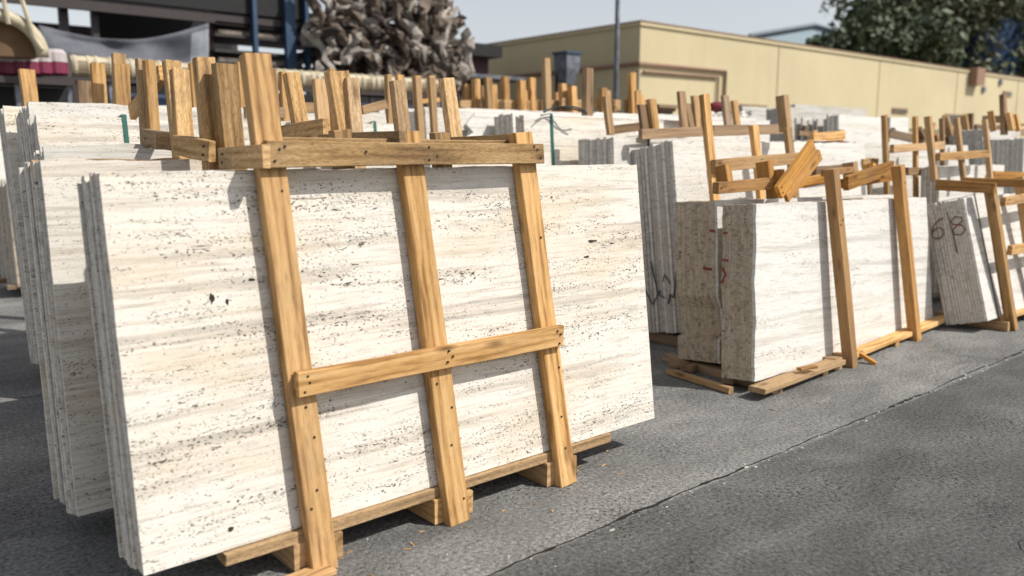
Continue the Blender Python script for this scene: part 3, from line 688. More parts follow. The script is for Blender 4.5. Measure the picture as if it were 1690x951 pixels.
# crates over there
ca = thing('timber_crate', 'crate of two upright brown posts and one pale bar right of the orange crate', 'crate', (9.5, 4.4, 0), 'timber crates around the slabs')
PLa = lambda u, v: AL(u, v, 4.3, .02)
post_px(ca, (1463, 190), (1467, 305), PLa, .06, 'wood', .05); post_px(ca, (1514, 192), (1515, 302), PLa, .06, 'wood', .05)
board(ca, PLa(1469, 246)-Vector((0, .045, 0)), PLa(1553, 240)-Vector((0, .045, 0)), .085, .045, BY, 'wood', 'cross_bar')
board(ca, AY(1470, 220, 5.2), AY(1512, 229, 5.0), .10, .05, BY, 'wood_old', 'cross_bar')
board(ca, AY(1474, 226, 5.3), AY(1478, 212, 5.3), .06, .05, BY, 'wood_old', 'plank')
cb = thing('timber_crate', 'crate with four splayed posts and one pale bar near the right frame edge', 'crate', (9.6, 3.7, 0), 'timber crates around the slabs')
PLb = lambda u, v: AL(u, v, 3.62, .16)
post_px(cb, (1536, 191), (1547, 298), PLb, .065, 'wood', .06, None); post_px(cb, (1558, 195), (1560, 302), PLa, .055, 'wood_old', .05)
post_px(cb, (1582, 195), (1595, 297), PLb, .06, 'wood', .05, None); post_px(cb, (1629, 196), (1638, 296), PLb, .06, 'wood', .05, None)
board(cb, PLb(1545, 259)-Vector((0, .045, 0)), PLb(1626, 254)-Vector((0, .045, 0)), .085, .045, BY, 'wood', 'cross_bar')
board(cb, AY(1641, 289, 3.9), AY(1700, 291, 3.9), .09, .05, BY, 'wood_orange', 'cross_bar')
cc = thing('timber_crate', 'brown crate with one very tall thin post at the right frame edge', 'crate', (12.5, 5.5, 0), 'timber crates around the slabs')
fp(cc, (1660, 1661), 156, 222, 12.0, .10, 'wood_old'); fp(cc, (1641, 1641), 182, 215, 12.0, .08, 'wood'); fp(cc, (1671, 1673), 186, 215, 12.0, .12, 'wood'); fp(cc, (1682, 1682), 188, 215, 12.2, .07, 'wood')
board(cc, AX(1620, 197, 12.2)-Vector((0, 0, 0)), AX(1661, 197, 12.2), .09, .05, BX, 'wood_old', 'side_bar'); board(cc, AY(1612, 210, 6.4), AY(1662, 211, 6.4), .10, .05, BY, 'wood_old', 'cross_bar')
board(cc, AY(1668, 218, 5.6), AY(1715, 219, 5.6), .12, .05, BY, 'wood_old', 'cross_bar'); board(cc, AY(1672, 206, 6.0), AY(1715, 206, 6.0), .05, .05, BY, 'wood', 'cross_bar')
cd = thing('timber_crate', 'jumble of short crate posts between the splayed posts at right', 'crate', (11, 5.8, 0), 'timber crates around the slabs')
for i, (u0, vt, u1, vb) in enumerate(((1596, 190, 1600, 222), (1606, 187, 1606, 220), (1565, 192, 1575, 232), (1533, 215, 1525, 240), (1545, 205, 1530, 232), (1520, 212, 1532, 236), (1548, 222, 1552, 245), (1572, 240, 1580, 215))):
    a = AY(u0, vt, 5.9); b = AY(u1, vb, 5.9); board(cd, b, a, .07, .10, BY, ('wood', 'wood_old')[i % 2], 'post')
for (u0, v0, u1, v1) in ((1540, 228, 1590, 233), (1520, 236, 1560, 240), (1555, 215, 1600, 226)):
    board(cd, AY(u0, v0, 6.0), AY(u1, v1, 6.0), .09, .05, BY, 'wood_old', 'cross_bar')
ce = thing('timber_crate', 'small crate with one pale bar on short stubs under the tan wall', 'crate', (8.3, 5, 0), 'timber crates around the slabs')
board(ce, AY(1343, 228, 5.0), AY(1395, 223, 5.0), .10, .05, BY, 'wood', 'cross_bar', [(.3, 0)])
for u in (1347, 1391): board(ce, (AY(u, 225, 5.06).x, 5.06, .01), AY(u, 215, 5.06), .08, .05, BY, 'wood', 'post')
board(ce, AY(1320, 220, 6.0), AY(1342, 222, 6.0), .06, .05, BY, 'wood_old', 'plank'); board(ce, AY(1329, 220, 6.0), AY(1331, 208, 6.0), .06, .05, BY, 'wood_old', 'plank')
cf = thing('timber_crate', 'weathered low crate beside the dark maroon panel', 'crate', (7.6, 4.4, 0), 'timber crates around the slabs')
for u, vt, m_ in ((1351, 245, 'wood_old'), (1362, 238, 'wood'), (1400, 256, 'wood'), (1440, 262, 'wood_old')): board(cf, (AY(u, vt, 4.5).x, 4.5, .01), AY(u, vt, 4.5), .07, .06, BY, m_, 'post')
board(cf, AY(1347, 283, 4.35), AY(1400, 279, 4.35), .09, .05, BY, 'wood_old', 'cross_bar')
board(cf, AY(1425, 270, 4.45), AY(1450, 268, 4.45), .09, .05, BY, 'wood', 'cross_bar'); board(cf, AY(1500, 283, 4.2), AY(1545, 284, 4.2), .09, .05, BY, 'wood_old', 'cross_bar')

# ================================================================== FAR CRATE POSTS (out of focus, before the building)
rr = random.Random(77)
desc = ['left', 'second', 'third', 'fourth', 'fifth', 'sixth']
far = [('far crate whose posts show just right of the dark shed', ((772, 138), (788, 130), (800, 142)), 10.5),
       ('far crate with a bent pale post under the dim tan wall', ((808, 128), (816, 140), (836, 126)), 10.2),
       ('far crate with stubby posts between two taller blurred posts', ((863, 132), (868, 150), (880, 128)), 10.0),
       ('far crate with the tall post left of the grey hopper', ((904, 96), (922, 152), (932, 138)), 9.6),
       ('far crate with low posts below the grey hopper', ((940, 150), (957, 165), (948, 142)), 9.4),
       ('far crate with clustered posts right of the tallest blurred post', ((998, 145), (1004, 150), (1012, 165)), 9.2),
       ('far crate against the lit corner of the tan building', ((1046, 120), (1054, 150), (1060, 158)), 9.0)]
for i, (lb, ps, Y) in enumerate(far):
    p0 = AY(ps[0][0], 180, Y)
    cr = thing('timber_crate', lb, 'crate', (p0.x, Y, 0), 'timber crates around the slabs')
    for (u, v) in ps:
        t = AY(u, v, Y+rr.uniform(-.15, .15)); board(cr, (t.x+.05, t.y-.1, .01), t, .11, .09, BY, 'wood', 'post')
    a = AY(ps[0][0]-12, 172+rr.uniform(-4, 4), Y); b = AY(ps[-1][0]+12, 174, Y)
    board(cr, a, b, .16, .06, BY, 'wood_rough', 'cross_bar'); board(cr, a-Vector((0, 0, .2)), b-Vector((0, -.3, .16)), .14, .06, BY, 'wood', 'cross_bar')
    slab_stack(('slab stack held in the ' + lb).replace('slab stack held in the far crate', 'stack in the far crate'), (p0.x-.5, Y+.2, .12), 2.0, 1.6, 6, .04, .01, .05, mats=('trav_edge',), seed=300+i, res=10)
cr = thing('timber_crate', 'crate with the single tallest blurred brown post, behind the right corner of the nearest stack', 'crate', (6.4, 6.3, 0), 'timber crates around the slabs')
board(cr, (AX(977, 225, 6.4).x, 6.27, 1.2), AX(974, 112, 6.4), .105, .07, BY, 'wood_old', 'post')
board(cr, (6.3, 6.38, .1), (8.0, 6.38, .1), .09, .05, BY, 'wood_old', 'rail')
board(cr, (6.42, 6.30, .01), (6.40, 6.30, 1.2), .09, .06, BY, 'wood_old', 'post')
# left far ones
cr = thing('timber_crate', 'far crate with one blurred post before the magenta drums', 'crate', (2.2, 9, 0), 'timber crates around the slabs')
t = AY(45, 114, 9.2); board(cr, (t.x+.05, 9.1, .01), t, .13, .08, BY, 'wood', 'post'); board(cr, (t.x, 9.15, .2), (t.x+1.5, 9.15, .2), .1, .05, BY, 'wood_old', 'rail')
cr = thing('timber_crate', 'far crate posts at the right end of the ribbed cream duct', 'crate', (6, 9, 0), 'timber crates around the slabs')
for u, v in ((662, 124), (690, 126), (714, 126)):
    t = AY(u, v, 8.3); board(cr, (t.x+.04, 8.2, .01), t, .09, .07, BY, 'wood', 'post')
board(cr, AY(690, 168, 8.3), AY(725, 165, 8.3), .05, .05, BY, 'wood', 'cross_bar')

# splinters, bark and dust chips shed around the crates
bm = bmesh.new(); rr = random.Random(91)
for i in range(36):
    if i < 14: x, y = rr.uniform(.9, 3.6), 2.88+rr.gauss(0, .10)
    elif i < 30: x, y = rr.uniform(4.6, 9), 3.1+rr.gauss(0, .18)
    else: x, y = rr.uniform(1, 8), rr.uniform(2.3, 3.2)
    a = rr.uniform(0, math.tau); ln, wd_ = rr.uniform(.005, .022), rr.uniform(.0012, .004); d = Vector((math.cos(a), math.sin(a), 0)); q = Vector((-d.y, d.x, 0))
    c0 = Vector((x, y, .001)); vs = [bm.verts.new(c0+d*i_*ln+q*j_*wd_) for i_, j_ in ((-1, -1), (1, -.6), (1, .6), (-1, 1))]; vt = [bm.verts.new(v.co*1+Vector((0, 0, .004))) for v in vs]
    bm.faces.new(vt)
    for k in range(4): bm.faces.new((vs[k], vs[(k+1) % 4], vt[(k+1) % 4], vt[k]))
tag(link('wood_splinters', bm, M['wood']), 'wood splinters scattered round the crate feet', 'splinters', kind='stuff')
# pale chips knocked off along the joint
bm = bmesh.new()
for i in range(36):
    x = rr.uniform(1.6, 8); y = 2.425+.0065*(x-2)-.02+rr.gauss(0, .02); r = rr.uniform(.003, .009)
    n_ = 6; vs = [bm.verts.new((x+math.cos(t*math.tau/n_)*r*rr.uniform(.8, 2.4), y+math.sin(t*math.tau/n_)*r*rr.uniform(.5, 1), .004)) for t in range(n_)]
    vb = [bm.verts.new((v.co.x, v.co.y, -.001)) for v in vs]; bm.faces.new(vs)
    for k in range(n_): bm.faces.new((vb[k], vb[(k+1) % n_], vs[(k+1) % n_], vs[k]))
tag(link('joint_chips', bm, M['trav_grey']), 'pale chips along the concrete joint', 'chips', kind='stuff')

# ================================================================== BUILDINGS AND YARD EQUIPMENT BEHIND
def wallmat(name, c):
    m, N, L, B = mat(name); tc = N.new('ShaderNodeTexCoord')
    n1 = tex(N, L, tc.outputs['Object'], .35, 5, .6); n2 = tex(N, L, tc.outputs['Object'], 1, 4, .6, 0, (3, 3, .3))
    r = ramp(N, [(.3, tuple(x*.9 for x in c)), (.7, tuple(x*1.04 for x in c))]); L.new(n1, r.inputs[0])
    r2 = ramp(N, [(.55, g3(1)), (.8, (.82, .80, .76))]); L.new(n2, r2.inputs[0])
    L.new(mix(N, L, .6, r.outputs[0], r2.outputs[0], 'MULTIPLY'), B.inputs['Base Color']); B.inputs['Roughness'].default_value = .9
    return m
M['tan'] = wallmat('tan_render', (.57, .48, .30))
M['steel'] = plain('dark_steel', (.035, .025, .025), .6); M['steelred'] = plain('maroon_steel', (.07, .022, .025), .6); M['blue'] = plain('blue_steel', (.025, .06, .12), .55)
M['pipe'] = plain('brown_pipe', (.28, .16, .10), .6); M['greym'] = plain('grey_sheet_metal', (.15, .16, .19), .6, .2, .4); M['dark'] = plain('near_black', (.012, .012, .013), .8)
M['glass'] = plain('dark_glass', (.03, .035, .04), .15)
BX0, BY0, BH = 17.85, 15.64, 5.0
b = thing('tan_building', 'long tan rendered building with a brown pipe round its corner', 'building', (BX0, BY0, 0))
def pbox(name, m, x0, x1, y0, y1, z0, z1, par=b, lab=None):
    bm = bmesh.new(); boxv(bm, x0-par.location.x, x1-par.location.x, y0-par.location.y, y1-par.location.y, z0-par.location.z, z1-par.location.z)
    o = link(name, bm, M[m] if isinstance(m, str) else m, par)
    if lab: o['label'] = lab
    return o
pbox('wall', 'tan', BX0, 62, BY0, 22.2, 0, BH)
pbox('parapet', 'tan', BX0-.05, 62.05, BY0-.05, 22.25, BH+.002, BH+.10)
pbox('parapet', 'pipe', BX0-.07, 62.05, BY0-.07, 22.27, BH+.102, BH+.13)
def pl(pts, r, m, par=b, name='pipe', n=6):
    bm = bmesh.new(); tube(bm, [Vector(p)-par.location for p in pts], r, n); return link(name, bm, M[m], par)
pl([(BX0-.06, 22.2, 4.0), (BX0-.06, BY0-.06, 4.0), (21.65, BY0-.06, 4.02), (21.65, BY0-.06, 2.2)], .055, 'pipe')
pl([(BX0+.1, BY0-.06, 3.80), (21.3, BY0-.06, 3.82), (21.3, BY0-.06, 2.2)], .04, 'pipe')
for u0, v0, u1, v1 in ((1472, 178, 1496, 188), (1560, 188, 1604, 208), (1220, 172, 1262, 215), (1655, 150, 1668, 160)):
    a = AY(u0, v0, BY0); c = AY(u1, v1, BY0)
    f = pbox('window', 'wood_old', a.x, c.x, BY0-.05, BY0+.03, c.z, a.z); 
    bm = bmesh.new(); boxv(bm, a.x+.08-b.location.x, c.x-.08-b.location.x, -.06, -.052, c.z+.06, a.z-.06); o = link('pane', bm, M['glass'], f)
a = AY(1600, 112, BY0); c = AY(1611, 142, BY0); pbox('rain_spout', 'pipe', a.x, c.x, BY0-.35, BY0-.002, c.z, a.z)
for x in (24.5, 31.2, 38.0, 44.8, 51.6): pbox('panel_joint', 'pipe', x, x+.03, BY0-.012, BY0-.002, 0, BH)
for (u, v) in ((1622, 148), (1650, 136)):
    a = AY(u, v, BY0); pbox('vent', 'greym', a.x-.15, a.x+.15, BY0-.08, BY0-.002, a.z-.12, a.z+.12)
pl([(24, BY0-.05, 2.55), (44, BY0-.05, 2.5)], .02, 'steel', name='cable')
# hopper on the dim wall
h = thing('air_hopper', 'grey metal hopper with a tapered foot before the dim side of the tan building', 'hopper', AX(935, 180, 14.5))
a = AX(921, 92, 14.5); bm = bmesh.new(); w2, zt, zb = .22, a.z, AX(921, 128, 14.5).z
hv = h.location; Z0 = AX(935, 140, 14.5).z-hv.z
vs = []
for (s_, z_) in ((w2, zt-hv.z), (w2, (zt*.35+zb*.65)-hv.z), (.12, Z0)):
    vs.append([bm.verts.new((x*s_, y*s_, z_)) for x, y in ((-1, -1), (1, -1), (1, 1), (-1, 1))])
for k in range(2):
    for i in range(4): bm.faces.new((vs[k][i], vs[k][(i+1) % 4], vs[k+1][(i+1) % 4], vs[k+1][i]))
bm.faces.new(vs[0]); bm.faces.new(vs[2][::-1]); bmesh.ops.recalc_face_normals(bm, faces=bm.faces)
link('hopper_body', bm, M['greym'], h)
bm = bmesh.new(); boxv(bm, -w2-.04, w2+.04, -w2-.04, w2+.04, zt-hv.z+.002, zt-hv.z+.05); link('hopper_rim', bm, M['blue'], h)
for x in (-.17, .17):
    bm = bmesh.new(); boxv(bm, x-.03, x+.03, .15, .21, -hv.z, zb-hv.z+.05); link('leg', bm, M['steel'], h)
# lamp pole
pp = AY(1016, 180, 14.2)
bm = bmesh.new(); tube(bm, [(0, 0, 0), (0, 0, 4), (0, 0, 9)], [.075, .06, .045], 10)
o = link('pole', bm, M['greym'], None, True); o.location = (pp.x, pp.y, 0)
rt = thing('lamp_pole', 'slim grey pole standing before the corner of the tan building', 'pole', (pp.x, pp.y, 0)); o.parent = rt; o.location = (0, 0, 0)
bm = bmesh.new(); boxv(bm, -.15, .15, -.15, .15, 0, .03); link('base_plate', bm, M['steel'], rt)
bm = bmesh.new(); boxv(bm, -.1, .6, -.08, .08, 9.0, 9.08); link('lamp_head', bm, M['greym'], rt)
# pale gabled shed beyond the roof
M['bluegrey'] = plain('pale_blue_sheet', (.33, .42, .47), .6); M['darkroof'] = plain('slate_sheet', (.12, .15, .18), .6)
gp = AY(1235, 62, 42); rt = thing('gabled_shed', 'pale blue gabled shed beyond the tan roof', 'building', (gp.x, 42, 0))
x0, x1, xm = gp.x, AY(1372, 52, 42).x, AY(1342, 44, 42).x; z0, zm, z1 = gp.z, AY(1342, 44, 42).z, AY(1372, 52, 42).z
bm = bmesh.new(); q = [(x0, 0), (x1+4, 0), (x1+4, z1-1), (x1, z1), (xm, zm), (x0, z0)]
f = [bm.verts.new((a-x0, 0, z)) for a, z in q]; k = [bm.verts.new((a-x0, 12, z)) for a, z in q]
bm.faces.new(f); bm.faces.new(k[::-1])
for i in range(6): bm.faces.new((f[i], k[i], k[(i+1) % 6], f[(i+1) % 6]))
bmesh.ops.recalc_face_normals(bm, faces=bm.faces); link('wall', bm, M['bluegrey'], rt)
bm = bmesh.new()
for i in range(2, 5): tube(bm, [Vector((q[i][0]-x0, -.1, q[i][1]+.1)), Vector((q[i+1][0]-x0, -.1, q[i+1][1]+.1))], .22, 4)
link('roof_edge', bm, M['darkroof'], rt)
# blue container tower
gp = AY(1662, 36, 23); pbx = thing('blue_tank', 'deep blue tank behind the trees at the right frame edge', 'tank', (gp.x, 23, 0))
bm = bmesh.new(); M['bluep'] = plain('blue_paint', (.012, .05, .13), .5)
tube(bm, [(2.5, 2.5, 0), (2.5, 2.5, gp.z+.2)], 2.6, 28); link('tank_wall', bm, M['bluep'], pbx)
bm = bmesh.new(); tube(bm, [(2.5, 2.5, gp.z+.2), (2.5, 2.5, gp.z+.9)], [2.65, .4], 28); link('tank_roof', bm, M['bluep'], pbx)

# trees
M['bark'] = plain('bark', (.07, .05, .035), .9)
def leafmat(name, c):
    m, N, L, B = mat(name); co, rnd, raw = offs_coord(N, L)
    n = tex(N, L, raw, 1.2, 3); r = ramp(N, [(.35, tuple(x*.55 for x in c)), (.65, tuple(x*1.35 for x in c))]); L.new(n, r.inputs[0])
    L.new(r.outputs[0], B.inputs['Base Color']); B.inputs['Roughness'].default_value = .6
    B.inputs['Subsurface Weight'].default_value = 0
    return m
M['leaf'] = leafmat('foliage_dark', (.050, .072, .026)); M['leaf2'] = leafmat('foliage_olive', (.085, .095, .040))
def tree(label, loc, H, rad, seed, m='leaf', nleaf=5200):
    rr = random.Random(seed); rt = thing('broadleaf_tree', label, 'tree', loc, 'trees behind the tan building')
    bm = bmesh.new(); tube(bm, [(0, 0, 0), (.1, .05, H*.3), (-.05, .1, H*.62)], [.28, .2, .12], 8)
    cl = []
    for i in range(34):
        a = rr.uniform(0, math.tau); ph = rr.uniform(-.55, 1); rr_ = rad*rr.uniform(.35, 1)
        c = Vector((math.cos(a)*rr_*math.sqrt(max(0, 1-ph*ph*.8)), math.sin(a)*rr_*math.sqrt(max(0, 1-ph*ph*.8)), H*.62+ph*H*.36)); cl.append((c, rr.uniform(.28, .5)*rad*.8))
        if i % 3 == 0: tube(bm, [(0, .05, H*rr.uniform(.28, .5)), tuple(c*.5+Vector((0, 0, H*.25))), tuple(c)], [.1, .06, .02], 5)
    link('trunk', bm, M['bark'], rt, True)
    bm = bmesh.new()
    for i in range(nleaf):
        c, r = rr.choice(cl); d = Vector((rr.gauss(0, 1), rr.gauss(0, 1), rr.gauss(0, .8))).normalized()*r*rr.uniform(.5, 1.08)
        p = c+d; s = rr.uniform(.13, .27); n = (d.normalized()+Vector((rr.uniform(-1, 1), rr.uniform(-1, 1), rr.uniform(-.4, 1)))).normalized()
        u = n.orthogonal().normalized(); u.rotate(Matrix.Rotation(rr.uniform(0, 6.28), 3, n)); v = n.cross(u)
        bm.faces.new([bm.verts.new(p+u*s*1.3), bm.verts.new(p+v*s*.6), bm.verts.new(p-u*s*1.3), bm.verts.new(p-v*s*.6)])
    link('crown', bm, M[m], rt)
tree('dark bushy tree at the left of the clump behind the tan building', (52, 26, 0), 10.0, 4.6, 1, 'leaf', 9000)
tree('tall olive-topped tree in the middle of the clump behind the tan building', (61, 27, 0), 14.5, 6.2, 2, 'leaf2', 13000)
tree('wide dark tree before the blue tank', (68, 25, 0), 11.8, 5.4, 3, 'leaf', 10000)
tree('low dark shrub-like tree at the roof line left of the clump', (49.5, 27.5, 0), 8.3, 2.4, 4, 'leaf', 5000)
tree('dense tree behind the blue tank at the right frame edge', (84, 32, 0), 15.5, 7.0, 5, 'leaf', 9000)

# ---- left: open shed with racks, tarp, ribbed duct
SY = 18.0
sh = thing('open_shed', 'dark open-sided steel shed full of stored material at upper left', 'shed', (3, SY+1, 0))
xl, xr = AY(-60, 0, SY+1).x, AY(560, 0, SY+1).x
zf = AY(100, 14, SY+.6).z
pbox('roof', 'dark', xl-3, xr-1.2, SY+.6, SY+5.5, 7.0, 7.3, sh)
pbox('fascia', 'dark', xl-3, xr-1.2, SY+.45, SY+.598, zf+.25, 7.4, sh)
pbox('roof_beam', 'steel', xl-3, xr-1.25, SY+.5, SY+.6, zf, zf+.248, sh)
for u, m_, w_ in ((107, 'steel', .16), (158, 'steel', .12), (345, 'steelred', .16)):
    p = AY(u, 40, SY+.8); pbox('column', m_, p.x-w_/2, p.x+w_/2, SY+.8, SY+.95, 0, 6.998, sh)
pbox('beam', 'steel', xl-3, xr-1.3, SY+5.3, SY+5.45, 6.7, 6.998, sh)
p = AY(215, 20, SY+2); p2 = AY(345, 20, SY+2); pbox('back_wall', 'dark', p.x, xr-1.3, SY+4.5, SY+4.6, 0, 6.998, sh)
p = AY(0, 42, SY+6); pbox('low_wall', 'steel', xl-4, xr, SY+7.2, SY+7.3, 0, AY(100, 40, SY+7.2).z, sh)
# shelves with piles inside the shed
rk = thing('storage_rack', 'blue-posted storage rack crammed with grey and brown bundles', 'rack', (8, SY+.6, 0))
for u in (422, 480, 508):
    p = AY(u, 40, SY+.3); w_ = .045 if u != 480 else .12; pbox('upright', 'blue', p.x-w_, p.x+w_, SY+.3, SY+.45, 0, AY(u, -30, SY+.3).z, rk)
rr = random.Random(9)
M['bundle'] = plain('grey_bundle', (.20, .17, .14), .9, 0, .4, 8); M['bundle2'] = plain('brown_bundle', (.10, .065, .05), .9, 0, .4, 8)
for v0 in (14, 32, 52, 78, 98):
    a = AY(352, v0, SY+.6); c = AY(548, v0, SY+.6); pbox('shelf', 'steel', a.x, c.x, SY+.5, SY+1.8, a.z-.1, a.z-.04, rk)
    x = a.x+.1
    while x < c.x-.5:
        w_ = rr.uniform(.4, 1.1); hh = rr.uniform(.07, .2)
        if rr.random() < .8: pbox('bundle', rr.choice(('bundle', 'bundle2', 'bundle')), x, x+w_, SY+.55, SY+1.5, a.z-.038, a.z-.038+hh, rk)
        x += w_+rr.uniform(.02, .25)
# tarp
M['tarp'] = plain('grey_tarpaulin', (.10, .105, .125), .75); M['tarpl'] = plain('pale_tarpaulin', (.30, .32, .35), .75)
bm = bmesh.new(); p0 = AY(62, 42, SY+.2); p1 = AY(343, 38, SY+.2); zb = AY(200, 100, SY+.2).z
nx, nz = 44, 10; G = []
for i in range(nx+1):
    u = i/nx; col_ = []
    for k in range(nz+1):
        v = k/nz; top = p0.z+(p1.z-p0.z)*u-.30*math.sin(u*math.pi)*(1 if u < 1 else 0)
        z = top+(zb-.3-top)*v; fold = .12*math.sin(u*14+v*5)*v+.10*noise.noise(Vector((u*6, v*3, 2)))+.35*math.sin((u-v)*4)*v
        col_.append(bm.verts.new((p0.x+(p1.x-p0.x)*u, SY+.15+fold, z)))
    G.append(col_)
for i in range(nx):
    for k in range(nz):
        f = bm.faces.new((G[i][k], G[i+1][k], G[i+1][k+1], G[i][k+1])); f.material_index = 1 if i > nx-6 and k > 0 else 0
o = link('tarpaulin', bm, [M['tarp'], M['tarpl']], None, True); tag(o, 'sagging grey tarpaulin hung across the dark shed', 'tarp')
sm = o.modifiers.new('thick', 'SOLIDIFY'); sm.thickness = .01
# ribbed cream duct
M['cream'] = plain('cream_plastic', (.46, .40, .28), .6, 0, .2)
DY = 14.0
a = AY(118, 88, DY); c = AY(752, 126, DY); zt = a.z; rad = (AY(150, 90, DY).z-AY(150, 122, DY).z)*.62
du = thing('ribbed_duct', 'long ribbed cream duct running behind the crates at upper left', 'duct', (a.x, DY+rad, 0))
bm = bmesh.new(); tube(bm, [(0, 0, zt-rad), (c.x-a.x, 0, zt-rad)], rad*.93, 24); link('shell', bm, M['cream'], du)
nr = 46
for i in range(nr):
    x = (c.x-a.x)*(i+.2+.25*(i % 2))/nr
    bm = bmesh.new(); tube(bm, [(x, 0, zt-rad), (x+.05, 0, zt-rad)], rad*1.0, 20); link('rib', bm, M['cream'], du)
bm = bmesh.new()
for k in range(7):
    an = math.radians(155+k*11); boxv(bm, 0, c.x-a.x, math.cos(an)*rad*.95-.006, math.cos(an)*rad*.95+.006, zt-rad-math.sin(an)*-rad*.95-.006, zt-rad+math.sin(an)*rad*.95+.006)
link('slats', bm, M['wood_old'], du)
# dark cage under duct
cg = thing('steel_cage', 'dark steel cage with blue mesh crates under the ribbed cream duct', 'cage', (a.x, DY, 0))
zc = zt-2*rad
pbox('back_panel', 'dark', a.x-1.0, c.x+.6, DY+.9, DY+.95, 0, zc-.02, cg)
for i in range(16):
    x = a.x-.5+i*(c.x-a.x+.6)/15; pbox('column', ('steel', 'greym')[i % 4 == 2], x-.03, x+.03, DY+.02, DY+.08, 0, zc-.05, cg)
for z in (zc-.04, zc-.45): pbox('beam', 'steel', a.x-.8, c.x+.4, DY-.03, DY+.018, z, z+.05, cg)
M['bluemesh'] = plain('blue_crate', (.04, .07, .14), .6)
for u in (222, 268, 560, 610, 655):
    p = AY(u, 140, DY+.3); pbox('mesh_crate', 'bluemesh', p.x-.3, p.x+.3, DY+.2, DY+.7, zc-.5, zc-.18, cg)
# magenta / white drums
M['mag'] = plain('magenta_plastic', (.17, .015, .05), .6); M['wht'] = plain('white_plastic', (.45, .40, .40), .6)
for i, u in enumerate((6, 27, 48, 69, 90)):
    p0 = AY(u, 82, DY-.4); p1 = AY(u, 124, DY-.4); r = .155
    rt = thing('drum', ['%s magenta drum with a white upper half in the row at the left edge' % w for w in ('leftmost', 'second', 'middle', 'fourth', 'rightmost')][i], 'drum', (p0.x, DY-.4, p1.z), 'magenta and white drums at the left edge')
    hh = p0.z-p1.z
    bm = bmesh.new(); tube(bm, [(0, 0, 0), (0, 0, .02), (0, 0, hh*.5)], [r*.85, r, r], 14); link('drum_body', bm, M['mag'], rt)
    bm = bmesh.new(); tube(bm, [(0, 0, hh*.5), (0, 0, hh*.85), (0, 0, hh)], [r*1.02, r*.98, r*.7], 14); link('drum_top', bm, M['wht'], rt)
pz = AY(45, 126, DY-.4).z
rt = thing('steel_shelf', 'dark shelf carrying the magenta drums at the left edge', 'shelf', (1.5, DY-.6, 0))
pbox('shelf_top', 'steel', AY(-60, 100, DY-.4).x, AY(112, 100, DY-.4).x, DY-.7, DY-.1, pz-.12, pz-.03, rt)
for u in (-50, 20, 105): p = AY(u, 100, DY-.4); pbox('leg', 'greym', p.x-.03, p.x+.03, DY-.6, DY-.54, 0, pz-.12, rt)
pbox('back_panel', 'dark', AY(-60, 100, DY-.4).x, AY(112, 100, DY-.4).x, DY-.12, DY-.08, 0, pz-.13, rt)
# cream arch at the left edge
ar = thing('cream_arch', 'curved cream arch with a slanting strut at the top left corner', 'arch', (AY(10, 100, 13).x, 13, 0))
cc_ = AY(-8, 84, 13); rr_ = cc_.z; RA = (AY(70, 84, 13).x-cc_.x)
bm = bmesh.new(); pts = [(cc_.x-ar.location.x+RA*math.cos(t)*1.0, 0, cc_.z+RA*.85*math.sin(t)) for t in [math.radians(-5+i*12) for i in range(17)]]
tube(bm, pts, .085, 8); link('arch_rim', bm, M['cream'], ar, True)
bm = bmesh.new(); vs = [bm.verts.new((p[0]*.93, .12, p[2])) for p in pts]; bm.faces.new(vs); 
ex = bmesh.ops.extrude_face_region(bm, geom=list(bm.faces)); [setattr(v, 'co', v.co+Vector((0, .3, 0))) for v in ex['geom'] if isinstance(v, bmesh.types.BMVert)]
M['brownp'] = plain('brown_panel', (.13, .075, .035), .8); link('arch_panel', bm, M['brownp'], ar)
pl([AY(28, -25, 12.9), AY(56, 62, 12.9), AY(70, 82, 12.9)], .03, 'cream', ar, 'strut'); pl([AY(2, -20, 12.9), AY(14, 40, 12.9)], .03, 'cream', ar, 'strut')
# dark kiosk between heap and building
kx0, kx1 = AY(735, 80, 20).x, AY(806, 80, 20).x; kz = AY(780, 74, 20).z
rt = thing('dark_hut', 'low dark hut with a maroon wall left of the tan building', 'hut', (kx0, 20, 0))
pbox('wall', 'steelred', kx0, kx1, 20, 23, 0, kz-.35, rt); pbox('roof', 'dark', kx0-.2, kx1+.2, 19.6, 23.2, kz-.348, kz, rt); pbox('awning', 'greym', kx0, kx1+.9, 19.2, 19.99, kz-1.0, kz-.9, rt)
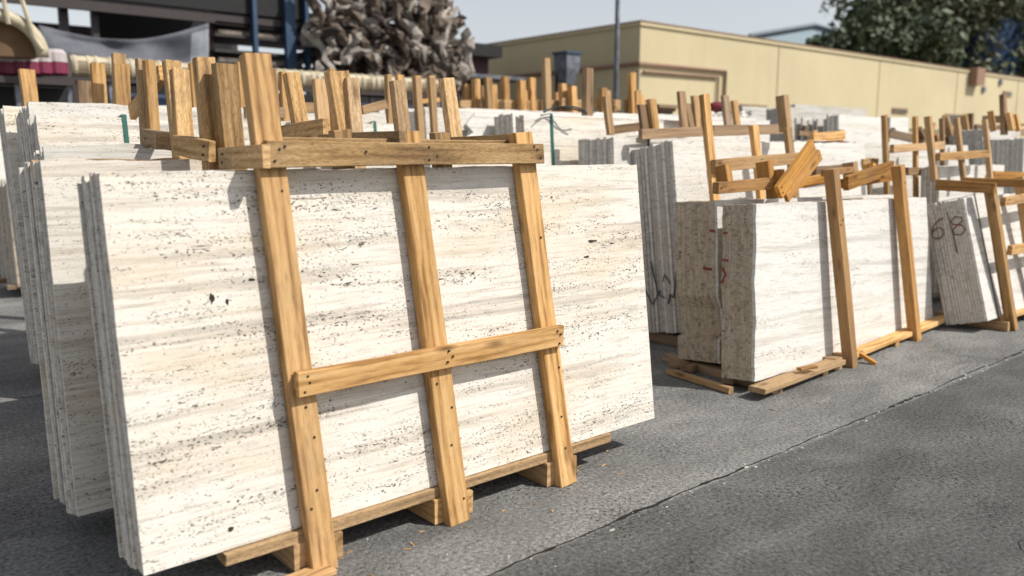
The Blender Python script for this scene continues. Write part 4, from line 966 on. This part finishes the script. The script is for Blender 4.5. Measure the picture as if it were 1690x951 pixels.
# scrap heap of roots and logs
M['root1'] = plain('pale_driftwood', (.34, .30, .26), .85, 0, .35, 3); M['root2'] = plain('grey_root', (.14, .105, .08), .9, 0, .4, 3); M['root3'] = plain('dark_root', (.055, .04, .035), .9, 0, .4, 3)
p = AY(650, 120, SY-1)
hp = thing('driftwood_heap', 'tangled heap of pale and dark driftwood roots piled above the cream duct', 'wood heap', (p.x, SY-.5, 0))
rr = random.Random(31)
def top_at(u):   # outline of the heap
    return {540: 40, 560: 0, 600: -25, 700: -25, 730: 10, 745: 35, 760: 90}.get(u, None)
outl = [(535, 60), (555, 5), (600, -40), (700, -30), (728, 0), (748, 36), (752, 60), (745, 95), (765, 115)]
def topv(u):
    for (a_, b_), (c_, d_) in zip(outl, outl[1:]):
        if a_ <= u <= c_: return b_+(d_-b_)*(u-a_)/(c_-a_)
    return 100
for i in range(285):
    u = rr.uniform(538, 756); t = topv(u); v = rr.uniform(t+6, 135); Y = SY-1+rr.uniform(0, 1.6)
    big = rr.random() < .3
    p = AY(u, v, Y)-hp.location; ln = rr.uniform(.9, 1.7) if big else rr.uniform(.3, .9); r = rr.uniform(.07, .15) if big else rr.uniform(.025, .085)
    d = Vector((rr.uniform(-1, 1), rr.uniform(-.4, .4), rr.uniform(-1, .6))).normalized(); q = p-d*ln/2; pts = [q.copy()]; rad_ = [r*.35]
    nst = 6
    for k in range(nst):
        d = (d+Vector((rr.uniform(-.6, .6), rr.uniform(-.4, .4), rr.uniform(-.6, .6)))).normalized(); q = q+d*ln/nst; pts.append(q.copy()); rad_.append(r*rr.uniform(.35, 1.5))
    rad_[-1] = r*.3
    bm = bmesh.new(); tube(bm, pts, rad_, 6)
    for vv in bm.verts: vv.co += Vector((rr.uniform(-1, 1), rr.uniform(-1, 1), rr.uniform(-1, 1)))*r*.42
    c_ = 'root1' if rr.random() < (.5 if big else .3) else rr.choice(('root2', 'root2', 'root3'))
    link('root', bm, M[c_], hp, False)
bm = bmesh.new(); a = AY(545, 100, SY+.6); c = AY(748, 100, SY+.6); boxv(bm, a.x-hp.location.x, c.x-hp.location.x, 1.0, 2.0, 0, AY(650, 40, SY+.6).z)
link('dark_core', bm, M['root3'], hp)
# sky is the world; done
